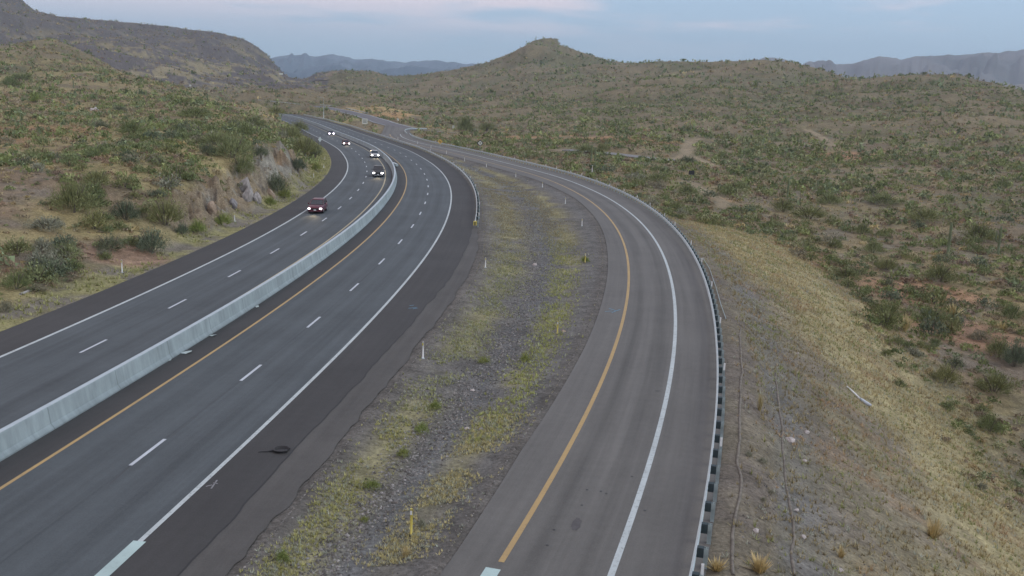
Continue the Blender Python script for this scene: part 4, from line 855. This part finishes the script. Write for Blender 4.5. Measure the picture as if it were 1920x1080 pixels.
def tri_obj(name, parts, mat):
    V = np.concatenate([p[0] for p in parts]); c_ = np.concatenate([p[1] for p in parts]); return mk(name, V, np.arange(len(V)).reshape(-1, 3), mat, attrs={'col': c_})
GREEN = np.array([(.105, .125, .055), (.085, .105, .050), (.125, .14, .065), (.095, .115, .07), (.13, .135, .08)])*1.62*np.array([[1.08, 1.12, 1.06]])
GREY = np.array([(.16, .155, .115), (.145, .135, .11), (.18, .165, .13)])*1.5; BROWN = np.array([(.17, .125, .09), (.20, .155, .10), (.15, .12, .10)])*1.45; STRAW = np.array([(.33, .275, .14), (.29, .235, .13), (.36, .31, .17), (.30, .26, .16)])*1.35
def allowed(x, y, m=1.2):
    R = roadx(y); ok = (R['le']-x > m+2.2) | (x-R['rr'] > m+1) | ((y > 350) & (x-R['be'] > m+1.5)) | (y > 575); 
    for P, hw, soft, dz in BENCH:
        lo = P[:, :2].min(0)-hw-3; hi = P[:, :2].max(0)+hw+3; q = (x > lo[0]) & (x < hi[0]) & (y > lo[1]) & (y < hi[1])
        if q.any(): d, _ = bench_d(x[q], y[q], P); ok[q] &= d > hw+m*.5+.5
    return ok
def oncut(x, y):
    dl = roadx(y)['le']-x; return (dl > 2.5) & (dl < 7.5) & (y > 94) & (y < 186)
def zones(x, y):
    R = roadx(y); emb = (x > R['rr']) & (x-R['rr'] < 14+9*vnoise(x*.35, y*.35, 3)) & (y < 135); return emb
# hand-placed shrubs: px centre, py base, width px, height px, kind, label
HB = [
 (128, 402, 100, 72, 'palo', 'broad olive green palo verde spreading above the lower left verge'), (178, 352, 66, 42, 'palo', 'olive green bush behind the broad palo verde on the left'), (305, 425, 82, 66, 'palo', 'upright olive bush left of the rock cut foot'),
 (232, 415, 62, 48, 'jojoba', 'dark blue green bush between the two olive ones on the left'), (200, 474, 74, 40, 'jojoba', 'dark green bush above the white post on the left verge'), (280, 476, 72, 54, 'jojoba', 'dense dark bush at the roadside left of the rock cut'),
 (415, 423, 46, 28, 'lime', 'bright green bush behind the second white post on the left verge'), (368, 436, 40, 30, 'lime', 'medium green bush at the foot of the rock cut, left of the bright one'), (340, 440, 34, 26, 'jojoba', 'small dark bush between dense bush and rock cut'),
 (242, 254, 66, 34, 'creosote', 'isolated round green bush on the upper left hillside'), (332, 250, 38, 24, 'creosote', 'smaller round green bush right of the isolated one'), (66, 192, 26, 16, 'lime', 'bright green shrub far up at the left'), (18, 163, 40, 24, 'creosote', 'green bush at the far left edge on the upper hillside'), (38, 150, 60, 14, 'creosote', 'low green thicket at the upper left'),
 (430, 300, 90, 56, 'palo', 'large green bush crowning the rock cut'), (400, 272, 70, 30, 'palo', 'green bush behind the one crowning the rock cut'), (452, 330, 60, 44, 'palo', 'green bush hanging over the middle of the rock cut'), (388, 292, 44, 30, 'jojoba', 'dark bush at the upper left of the rock cut'),
 (488, 296, 34, 26, 'jojoba', 'dark bush right of the crown of the rock cut'), (568, 292, 68, 44, 'palo', 'big green bush on the bend beside the far left shoulder'), (545, 262, 56, 30, 'palo', 'green bush uphill of the big one on the bend'), (590, 296, 30, 34, 'jojoba', 'dark bush touching the far shoulder at the bend'),
 (518, 362, 44, 44, 'jojoba', 'bluish dark bush at the right end of the rock cut'), (532, 372, 30, 24, 'lime', 'green shrub below the bluish bush at the cut'), (505, 385, 30, 20, 'lime', 'small green shrub at the right foot of the rock cut'), (556, 322, 46, 30, 'jojoba', 'dark bush uphill from the lime bush'), (592, 320, 26, 18, 'lime', 'round lime green bush beside a white post near the bend'),
 (25, 544, 60, 44, 'creosote', 'green bush at the left edge above the verge'), (75, 474, 60, 34, 'grey', 'grey green shrub at the left above the dirt patch'), (80, 432, 90, 30, 'grey', 'wide grey green shrub below the broad palo verde'), (8, 586, 30, 30, 'grey', 'grey shrub cut by the left edge of the view'), (360, 222, 90, 24, 'creosote', 'long green thicket on the upper left hillside'),
 (470, 240, 50, 26, 'palo', 'green thicket left of the far bend'), (515, 215, 50, 18, 'palo', 'green thicket by the far guardrail'), (560, 246, 40, 22, 'palo', 'green bush overhanging the farthest visible shoulder'), (222, 210, 32, 14, 'jojoba', 'bluish shrub right of the white boulders'), (188, 242, 34, 16, 'jojoba', 'dark bluish shrub below the white boulders'),
 (1668, 602, 80, 42, 'creosote', 'round green bush standing on the right dirt flat, larger of the pair'), (1750, 609, 62, 40, 'creosote', 'round green bush standing on the right dirt flat, smaller of the pair'), (1708, 634, 12, 10, 'lime', 'tiny green shrub beside yellow grass under the pair'),
 (1875, 672, 56, 46, 'palo', 'soft green bush at the right edge beyond the clearing'), (1905, 690, 50, 60, 'jojoba', 'dark green bush cut by the right edge'), (1840, 640, 50, 24, 'grey', 'low grey green bush left of the right edge bushes'), (1858, 812, 62, 42, 'creosote', 'green bush in the lower right valley beyond the grassy slope'), (1870, 742, 90, 50, 'palo', 'broad green bush in the lower right valley'), (1775, 722, 70, 46, 'palo', 'green bush nearest the toe of the grassy slope'), (1900, 600, 50, 36, 'creosote', 'grey green bush near the right edge above the clearing'),
 (1592, 526, 66, 30, 'palo', 'green bush on the near valley side, left one of a row'), (1666, 508, 54, 30, 'palo', 'bright green bush right of the row on the valley side'), (1765, 532, 72, 44, 'palo', 'big green bush with a saguaro behind it at right'), (1640, 476, 50, 30, 'palo', 'green bush above the row on the valley side'), (1620, 440, 44, 26, 'palo', 'green bush in the middle valley'), (1568, 466, 36, 22, 'creosote', 'small green bush left in the middle valley'),
 (1840, 455, 70, 44, 'palo', 'large green bush in the right middle valley'), (1520, 412, 76, 32, 'palo', 'long green bush in the valley beyond the ramp'), (1470, 398, 60, 30, 'palo', 'green bush left of the long one beyond the ramp'), (1560, 385, 70, 26, 'palo', 'green thicket behind the long bush'), (1660, 385, 90, 26, 'palo', 'green thicket in the middle of the valley floor'), (1740, 418, 80, 32, 'palo', 'broad green bush in the right valley floor'),
 (1290, 392-26, 50, 24, 'palo', 'green bush beside the dirt track beyond the ramp'), (1385, 362, 50, 26, 'palo', 'green bush behind the tan dirt patch'), (1235, 342, 60, 22, 'palo', 'green thicket below the dark sign'), (1100, 288, 50, 20, 'palo', 'green tree by the valley road, left one'), (1130, 286, 30, 20, 'palo', 'green tree by the valley road, right one'), (1290, 308, 40, 18, 'jojoba', 'dark bush by the start of the dirt track'), (872, 248, 38, 34, 'palo', 'green tree left of the pale diamond sign'), (912, 246, 40, 20, 'palo', 'dark green tree behind the pale diamond sign'),
]
KC = {'palo': (.20, .225, .105), 'jojoba': (.135, .165, .105), 'lime': (.21, .26, .08), 'creosote': (.165, .20, .09), 'grey': (.23, .235, .17), 'brown': (.27, .21, .155), 'straw': (.46, .39, .20)}
NAME = {'palo': 'palo_verde', 'jojoba': 'dark_bush', 'lime': 'green_shrub', 'creosote': 'creosote_bush', 'grey': 'grey_shrub', 'brown': 'dry_shrub', 'straw': 'bunch_grass'}
M_bark = simple('grey_bark', (.13, .11, .09), .9)
BMESH = {}
def bush_mesh(kind, var, hi):
    k = (kind, var, hi)
    if k in BMESH: return BMESH[k]
    rg = np.random.default_rng(hash((kind, var)) % 1000+1 if False else (list(KC).index(kind)*7+var)); n = {2: 4200, 1: 1300, 0: 430}[hi]; leaf = {2: .034, 1: .062, 0: .11}[hi]
    if kind == 'straw': V, c_ = blades(np.zeros((1, 3)), np.ones(1)*1.3, np.ones((1, 3)), {2: 300, 1: 140, 0: 60}[hi], rg, {2: .02, 1: .035, 0: .06}[hi], .8)
    else:
        # several lobes of different height make an uneven crown
        P = [(0, 0, 0)]; S = [.72]; Hh = [1.]
        for j in range(6): a = j*1.05+rg.random(); d = .45+.25*rg.random(); P.append((d*math.cos(a), d*math.sin(a), 0)); S.append(.33+.18*rg.random()); Hh.append(.45+.5*rg.random())
        V, c_ = leaves(np.array(P, float), np.array(S), np.array(Hh), np.ones((7, 3)), n//7, leaf*1.6, rg, .5 if kind in ('palo', 'creosote') else .15)
        # twiggy sprays reaching out of the crown
        m = {2: 260, 1: 110, 0: 40}[hi]; a = rg.random(m)*2*np.pi; e = .3+rg.random(m)*1.1; L = .70+.26*rg.random(m); d = np.stack([np.cos(a)*np.cos(e), np.sin(a)*np.cos(e), np.sin(e)], -1); s = rg.normal(size=(m, 3))*.013*(1 if hi == 2 else 1.7)
        T = np.stack([d*(L[:, None]*.55)-s, d*(L[:, None]*.55)+s, d*L[:, None]], 1).reshape(-1, 3); V = np.concatenate([V, T]); c_ = np.ones((len(V), 3))
    c0 = np.array(KC[kind]); zf = np.ones(len(V)); o = mk('foliage', V, np.arange(len(V)).reshape(-1, 3), M_leaf[kind]); me = o.data; bpy.data.objects.remove(o)
    # branches
    mb = MB(); rs = random.Random(var)
    for j in range(5 if hi else 3):
        a = rs.random()*6.28; mb.tube([(0, 0, -.15), (.18*math.cos(a), .18*math.sin(a), .3), (.45*math.cos(a), .45*math.sin(a), .72)], [.035, .025, .012], 5)
    o = mb.build('branches', M_bark); mb2 = o.data; bpy.data.objects.remove(o); BMESH[k] = (me, mb2); return BMESH[k]
def leafmat(kind):
    c0 = np.array(KC[kind]); return foliage('leaves_'+NAME[kind], [tuple(c0*.86), tuple(c0*np.array([1.12, 1.0, .95])), tuple(c0*1.0), tuple(c0*np.array([1.12, 1.1, 1.15]))])
M_leaf = {k: leafmat(k) for k in KC}
def bush(kind, p, rad, hgt, label, group, hi, cat=None, parts=True):
    o = empty(NAME[kind], p, random.uniform(0, 6.28)); o.scale = (rad, rad*random.uniform(.85, 1.1), hgt); me, mb = bush_mesh(kind, random.randrange(3), hi)
    f = bpy.data.objects.new('foliage', me); COL.objects.link(f); f.parent = o
    if parts and kind != 'straw': b = bpy.data.objects.new('branches', mb); COL.objects.link(b); b.parent = o
    return tag(o, label, cat or ('grass' if kind == 'straw' else 'bush'), group)
BUSHXY = []
for (a, b, wd, ht, k, l) in HB:
    y0 = 22
    p = hit(a, b, y0)
    if p is None: continue
    sc = p[1]/F; rad = wd*sc*.55; bush(k, (p[0], p[1]+rad*.3, p[2]-.1), rad, ht*sc*1.05, l, None, 2); BUSHXY.append((p[0], p[1], rad))

# saguaros
M_cac = simple('saguaro_skin', (.12, .145, .075), .8, var=.2)
def saguaro(px, py, h, label, arms=0, y0=100):
    p = place(px, py, y0)
    if p is None: return
    o = empty('saguaro', p); tag(o, label, 'cactus'); r = .13+.016*h
    MB().tube([(0, 0, -.2), (0, 0, h*.4), (0, 0, h*.9), (0, 0, h*.98), (0, 0, h)], [r*.85, r, r*.9, r*.6, r*.15], 12).build('trunk', M_cac, o, True)
    for k in range(arms): s = 1 if k % 2 else -1; z = h*(.45+.1*k); MB().tube([(0, 0, z), (s*r*2.4, 0, z+.05*h), (s*r*2.9, 0, z+.12*h), (s*r*2.9, 0, z+.36*h), (s*r*2.9, 0, z+.4*h)], [r*.6, r*.65, r*.65, r*.6, r*.12], 10).build('arm', M_cac, o, True)
for a, b, h, l, n in ((1108, 306, 4.5, 'slender saguaro beyond the ramp guardrail, left of a pair', 0), (1115, 305, 3.8, 'slender saguaro beyond the ramp guardrail, right of a pair', 0), (1776, 482, 5.2, 'tall saguaro behind the big green bush at right', 0), (1870, 480, 4.6, 'saguaro among green bushes near the right edge', 1), (1476, 372, 4, 'saguaro in the valley brush beyond the ramp', 0), (1005, 78, 7, 'tiny saguaro silhouette on the left shoulder of the butte', 1), (1542, 131, 5, 'tiny saguaro on the skyline right of the butte', 0), (138, 180-15, 3.5, 'saguaro on the upper left hillside', 0), (390, 198, 4, 'saguaro on the left hillside above the highway', 1)):
    saguaro(a, b, h, l, n)

# random scrub
def scatter(n, r0, r1, az=33.0, power=1.):
    u = RNG.random(n); r = (r0**(2*power)+(r1**(2*power)-r0**(2*power))*u)**(1/(2*power)); a = np.radians((RNG.random(n)*2-1)*az); return r*np.sin(a), r*np.cos(a)
def keep(x, y, thr=.5, sz=20, seed=61):
    return fbm(x, y, sz, 4, seed)+(RNG.random(len(x))-.5)*.35 > thr
pops = []
_y = RNG.random(420)*190+66; _x = roadx(_y)['le']-4.5-RNG.random(420)**1.4*26; _m = ~oncut(_x, _y) & (fbm(_x, _y, 9, 3, 121) > .46); pops.append((_x[_m], _y[_m], .7+1.3*RNG.random(_m.sum())**1.5, RNG.random(_m.sum()) < .85))
_x, _y = scatter(900, 90, 260); _m = allowed(_x, _y) & (_x > 0) & ~zones(_x, _y) & (fbm(_x, _y, 20, 4, 131) > .50); pops.append((_x[_m], _y[_m], .8+1.4*RNG.random(_m.sum())**1.5, RNG.random(_m.sum()) < .9))
for (n, r0, r1, s0, s1, gfrac) in ((13000, 34, 160, .18, .95, .40), (22000, 120, 330, .35, 1.5, .50), (36000, 300, 720, .6, 2.0, .53), (50000, 680, 1900, 1.1, 2.9, .52)):
    x, y = scatter(n, r0, r1); m = allowed(x, y) & ~(oncut(x, y) & (RNG.random(len(x)) < .85)) & ~zones(x, y) & keep(x, y, .37 if r0 < 100 else .32, 16) & (RNG.random(len(x)) > .30*sm(np.abs(fbm(x, y, 85, 4, 31)-.5)*2, .18, .5)*sm(np.hypot(x, y), 200, 400)); x, y = x[m], y[m]; s = s0+(s1-s0)*RNG.random(len(x))**2.6; g = (RNG.random(len(x))+.7*(fbm(x, y, 45, 3, 66)-.5)) < gfrac
    mt = (x < -.2*y) & (y > 650); g &= ~((x < 0) & (RNG.random(len(x)) < .30)); g &= ~(mt & (RNG.random(len(x)) < .6))
    pops.append((x, y, s, g))
x = np.concatenate([p[0] for p in pops]); y = np.concatenate([p[1] for p in pops]); s = np.concatenate([p[2] for p in pops]); g = np.concatenate([p[3] for p in pops])
s = np.where(g, s*1.15, s*.8)
for bx, by, br in BUSHXY:
    m = np.hypot(x-bx, y-by) > br*.9; x, y, s, g = x[m], y[m], s[m], g[m]
z = H(x, y); r = np.hypot(x, y)
def visible(x, y, z):
    t = np.linspace(.08, .985, 34); X_ = x[:, None]*t; Y_ = y[:, None]*t; Z_ = CH+(z[:, None]-CH)*t; return (H(X_.ravel(), Y_.ravel()).reshape(X_.shape) < Z_+.05).all(1)
order = np.argsort(-s/r)[:520]; inview = np.abs(np.arctan2(x[order], y[order])) < math.radians(28.7); order = order[inview]; vis = visible(x[order], y[order], z[order]+s[order]*.8); order = order[vis][:215]
kk = {True: ['palo', 'creosote', 'creosote', 'jojoba', 'grey'], False: ['brown', 'grey', 'straw', 'brown']}
DESC = {'palo': 'loose olive green bush', 'creosote': 'mid green rounded bush', 'jojoba': 'dark blue green bush', 'grey': 'grey green low shrub', 'brown': 'dry brownish twiggy shrub', 'straw': 'pale straw coloured bunch of grass'}
GRP = {'l': ', one of many scattered over the left hillside', 'r': ', one of many scattered over the right valley floor'}
for i in order:
    k = random.choice(kk[bool(g[i])]); sd = 'l' if x[i] < 0 else 'r'; hf = random.uniform(.75, 1.15)
    bush(k, (x[i], y[i], z[i]-.05), s[i], s[i]*hf*(1.1 if g[i] else .8), DESC[k]+GRP[sd], DESC[k]+(' group on the left hillside' if sd == 'l' else ' group on the right valley floor'), 1 if r[i] < 110 else 0, parts=r[i] < 140)
rest = np.ones(len(x), bool); rest[order] = False; x, y, z, s, g, r = x[rest], y[rest], z[rest], s[rest], g[rest], r[rest]
rg = RNG; n = len(x)
cg = GREEN[rg.integers(0, 5, n)]; cb = np.where(rg.random((n, 1)) < .5, GREY[rg.integers(0, 3, n)]*np.array([[1.08, 1., .88]]), np.where(rg.random((n, 1)) < .5, BROWN[rg.integers(0, 3, n)], STRAW[rg.integers(0, 4, n)]*.8)); cc = np.where(g[:, None], cg, cb)
far = sm(r, 250, 900)[:, None]; cc = cc*(.75+.5*rg.random((n, 1)))*np.array([[1.04, 1., .97]])
parts = []
for lo, hi_, nl, lf in ((0, 90, 130, .17), (90, 170, 64, .22), (170, 330, 28, .31), (330, 700, 13, .42), (700, 5000, 7, .58)):
    m = (r >= lo) & (r < hi_)
    if m.any(): parts.append(leaves(np.stack([x, y, z-.05], -1)[m], s[m], s[m]*np.where(g[m], .95, .65), cc[m], nl, lf, rg))
tag(tri_obj('desert_scrub', parts, M_veg), 'mass of low desert scrub covering the hills and valley floor', 'scrub', kind='stuff')

# dry grass: hillside tufts and the straw-coloured embankment
parts = []
x, y = scatter(15000, 30, 260); m = allowed(x, y, .2) & ~zones(x, y) & keep(x, y, .46, 9, 77); x, y = x[m], y[m]; sc_ = .25+.35*rg.random(len(x)); parts.append(blades(np.stack([x, y, H(x, y)-.03], -1), sc_, STRAW[rg.integers(0, 4, len(x))]*(.65+.35*rg.random((len(x), 1))), 7, rg, .09, .85))
def emb(n):
    y = 24+rg.random(n)**.8*118; R = roadx(y); d = .8+rg.random(n)*28; return R['rr']+d, y, d
x, y, d = emb(105000); dens = np.clip(.50+.03*d+.25*sm(y, 70, 110), 0, 1)*np.clip(.10+2.2*(fbm(x, y, 2.6, 5, 88, .62)-.22), 0, 1); dens *= np.where(d < 2.2, .3, 1)*(1-sm(d, 16, 29)); m = rg.random(len(x)) < dens; x, y, d = x[m], y[m], d[m]
cs = STRAW[rg.integers(0, 4, len(x))]*(.75+.4*rg.random((len(x), 1)))*(.72+.28*sm(d+.12*(y-60)+6*(fbm(x, y, 6, 3, 44)-.5), 6, 14))[:, None]; orange = (fbm(x, y, 2.5, 3, 91) > .66)[:, None]; cs = np.where(orange & (rg.random((len(x), 1)) < .6), np.array([[.40, .29, .17]]), cs); gn = ((fbm(x, y, 2.2, 3, 95) > .54) & (rg.random(len(x)) < .55))[:, None]; cs = np.where(gn, np.array([[.27, .29, .12]]), cs); pl_ = (rg.random((len(x), 1)) < .10); cs = np.where(pl_, np.array([[.36, .38, .31]]), cs)
parts.append(blades(np.stack([x, y, H(x, y)-.02], -1), .10+.27*rg.random(len(x))**1.8, cs, 7, rg, .07, .985))
# left verge weeds
y = 55+rg.random(7000)*290; R = roadx(y); x = R['le']-.3-rg.random(len(y))*3.6; m = fbm(x, y, 3, 4, 97)+.25*sm(y, 120, 190) > .50; x, y = x[m], y[m]; parts.append(blades(np.stack([x, y, H(x, y)-.02], -1), .15+.25*rg.random(len(x)), np.array([[.36, .36, .16]])*(.6+.6*rg.random((len(x), 1))), 7, rg, .09, .9))
tag(tri_obj('dry_grass', parts, M_grs), 'dry straw coloured grass covering the slopes and verges', 'grass', kind='stuff')

# median weeds
def median_pts(n, y0, y1, c0, w0):
    y = y0+rg.random(n)*(y1-y0); R = roadx(y); mid = np.clip(c0(y)+w0*rg.normal(size=n), .05, .96); x = R['be']+mid*(R['re']-R['be']); return x, y, R
parts = []
for n, y0, y1, c0, wd, colr, s0, thr in ((12000, 46, 175, lambda y: np.interp(y, [46, 60, 100, 175], [.26, .27, .27, .22]), .085, (.33, .34, .16), .16, .43), (11500, 42, 190, lambda y: np.interp(y, [42, 52, 75, 110, 190], [.74, .74, .70, .62, .5]), .075, (.36, .38, .13), .17, .42),
                                      (2800, 24, 46, lambda y: np.interp(y, [24, 46], [.20, .24]), .07, (.38, .37, .15), .15, .46), (4000, 30, 46, lambda y: np.interp(y, [30, 46], [.70, .76]), .08, (.46, .41, .21), .14, .44), (3400, 28, 120, lambda y: y*0+.5, .3, (.42, .39, .24), .09, .52), (2600, 150, 330, lambda y: y*0+.35, .22, (.40, .37, .18), .24, .43)):
    x, y, R = median_pts(n, y0, y1, c0, wd); m = fbm(x, y, 2.8, 4, 101)+.1*rg.random(len(x)) > thr; x, y = x[m], y[m]; cl_ = np.array([colr])*(.65+.65*rg.random((len(x), 1))); cl_ = cl_*(1-sm(y, 80, 125)[:, None])+np.array([[.34, .29, .17]])*(.65+.5*rg.random((len(x), 1)))*sm(y, 80, 125)[:, None]; pw = (rg.random((len(x), 1)) < .3); cl_ = np.where(pw, np.array([[.38, .40, .32]])*(.7+.4*rg.random((len(x), 1))), cl_)
    parts.append(blades(np.stack([x, y, H(x, y)-.02], -1), s0*(.6+.9*rg.random(len(x))), cl_, 8, rg, .085, .98))
tag(tri_obj('median_weeds', parts, M_grs), 'low yellow green weeds in two bands along the gravel median', 'weeds', kind='stuff')
# gravel stones along the median channel and outside the guardrail
def stones(x, y, sz, cols):
    oc = np.array([(1, 0, 0), (-1, 0, 0), (0, 1, 0), (0, -1, 0), (0, 0, .8), (0, 0, -.6)], float); fc = np.array([(0, 2, 4), (2, 1, 4), (1, 3, 4), (3, 0, 4), (2, 0, 5), (1, 2, 5), (3, 1, 5), (0, 3, 5)])
    n = len(x); a = rg.random(n)*6.28; v = oc[None]*(.6+.8*rg.random((n, 6, 1)))*sz[:, None, None]; ca, sa = np.cos(a)[:, None], np.sin(a)[:, None]; V = np.stack([v[..., 0]*ca-v[..., 1]*sa, v[..., 0]*sa+v[..., 1]*ca, v[..., 2]], -1)+np.stack([x, y, H(x, y)+sz*.2], -1)[:, None]
    return V.reshape(-1, 3), (fc[None]+(np.arange(n)*6)[:, None, None]).reshape(-1, 3), np.repeat(cols, 6, 0)
xs_, ys_, R = median_pts(26000, 23, 150, lambda y: np.interp(y, [23, 40, 60, 100, 150], [.36, .44, .50, .47, .40]), .085); m = rg.random(len(xs_)) < np.clip(60/ys_, .3, 1); xs_, ys_ = xs_[m], ys_[m]
x2, y2, R = median_pts(9000, 23, 90, lambda y: y*0+.5, .4); y3 = 24+rg.random(5000)*80; x3 = roadx(y3)['rr']+1.2+rg.random(5000)*7
ax = np.concatenate([xs_, x2, x3]); ay = np.concatenate([ys_, y2, y3]); sz = (.018+.055*rg.random(len(ax))**3)*np.where(np.arange(len(ax)) < len(xs_), 1.25, .8); cl_ = np.array([[.18, .175, .17]])*(.5+1.0*rg.random((len(ax), 1))**1.5)+np.array([[.02, .01, 0]])*rg.random((len(ax), 1))
V, Q, cq = stones(ax, ay, sz, cl_); tag(mk('gravel_stones', V, Q, M_veg2 if False else M_grs, attrs={'col': cq}), 'grey gravel stones strewn along the median channel', 'gravel', kind='stuff')

# single tufts that read one by one
TF = [(906, 682, 30, 20, 'lime', 'bright green weed clump standing alone in the median gravel'), (984, 678, 24, 22, 'lime', 'bright green weed clump at the edge of the right weed band'), (755, 858, 34, 28, 'lime', 'yellow green weed clump left of the gravel channel'), (697, 918, 44, 30, 'lime', 'yellow green weed clump beside the dark shoulder strip, lower left of the median'), (683, 980, 20, 18, 'lime', 'small yellow green weed in the lower median'), (528, 1056, 40, 36, 'lime', 'yellow green weed clump by the bottom left of the median'),
      (790, 812, 36, 30, 'lime', 'green weed clump on the left bank of the gravel channel'), (815, 770, 30, 30, 'lime', 'yellow green weed clump above the left bank one'), (760, 1048, 34, 26, 'straw', 'pale dry weed below the yellow post'), (790, 990, 20, 26, 'grey', 'grey weed right of the yellow post'), (1097, 492, 22, 18, 'lime', 'small green weed at the foot of the pale yellow post'),
      (1405, 858, 18, 18, 'grey', 'pale mint coloured weed in the gravel strip, left of two'), (1430, 870, 28, 18, 'grey', 'pale mint coloured weed in the gravel strip, right of two'), (1432, 942, 22, 14, 'grey', 'pale mint coloured weed lower in the gravel strip'), (1446, 928, 22, 14, 'grey', 'pale mint coloured weed just above the lower one'), (1425, 1075, 90, 34, 'straw', 'big straw and green grass clump at the bottom between the straw rolls'), (1345, 1072, 70, 26, 'straw', 'dry grass clump at the bottom beside the guardrail'),
      (1750, 1010, 60, 40, 'straw', 'round yellow bunch of grass low on the slope'), (1425, 772, 22, 40, 'straw', 'tall yellow grass bunch beside the gravel strip'), (1697, 622, 40, 34, 'straw', 'bright yellow grass bunch under the pair of round bushes'), (1578, 1068-20, 30, 24, 'straw', 'pale grass bunch near the bottom of the slope')]
for (a, b, wd, ht, k, l) in TF:
    p = hit(a, b)
    if p: sc = p[1]/F; bush(k, (p[0], p[1]+.1, p[2]-.02), wd*sc*.5, ht*sc*.85, l, None, 1, 'weed' if k != 'straw' else 'grass', parts=False)

# ------------------------------------------------------------------ haze: the dawn air between here and the far ranges
hm = bpy.data.materials.new('air_haze'); hm.use_nodes = True; nt = hm.node_tree; nt.nodes.clear(); ho = nt.nodes.new('ShaderNodeOutputMaterial'); hv = nt.nodes.new('ShaderNodeVolumePrincipled'); nt.links.new(hv.outputs[0], ho.inputs['Volume'])
hv.inputs['Color'].default_value = (.60, .80, 1., 1); hv.inputs['Density'].default_value = 1.05e-4; hv.inputs['Anisotropy'].default_value = .2
hz = MB().box((0, 4300, 210), (13600, 9800, 720)).build('haze', hm); tag(hz, 'pale blue dawn haze over the far ranges', 'haze', kind='stuff')
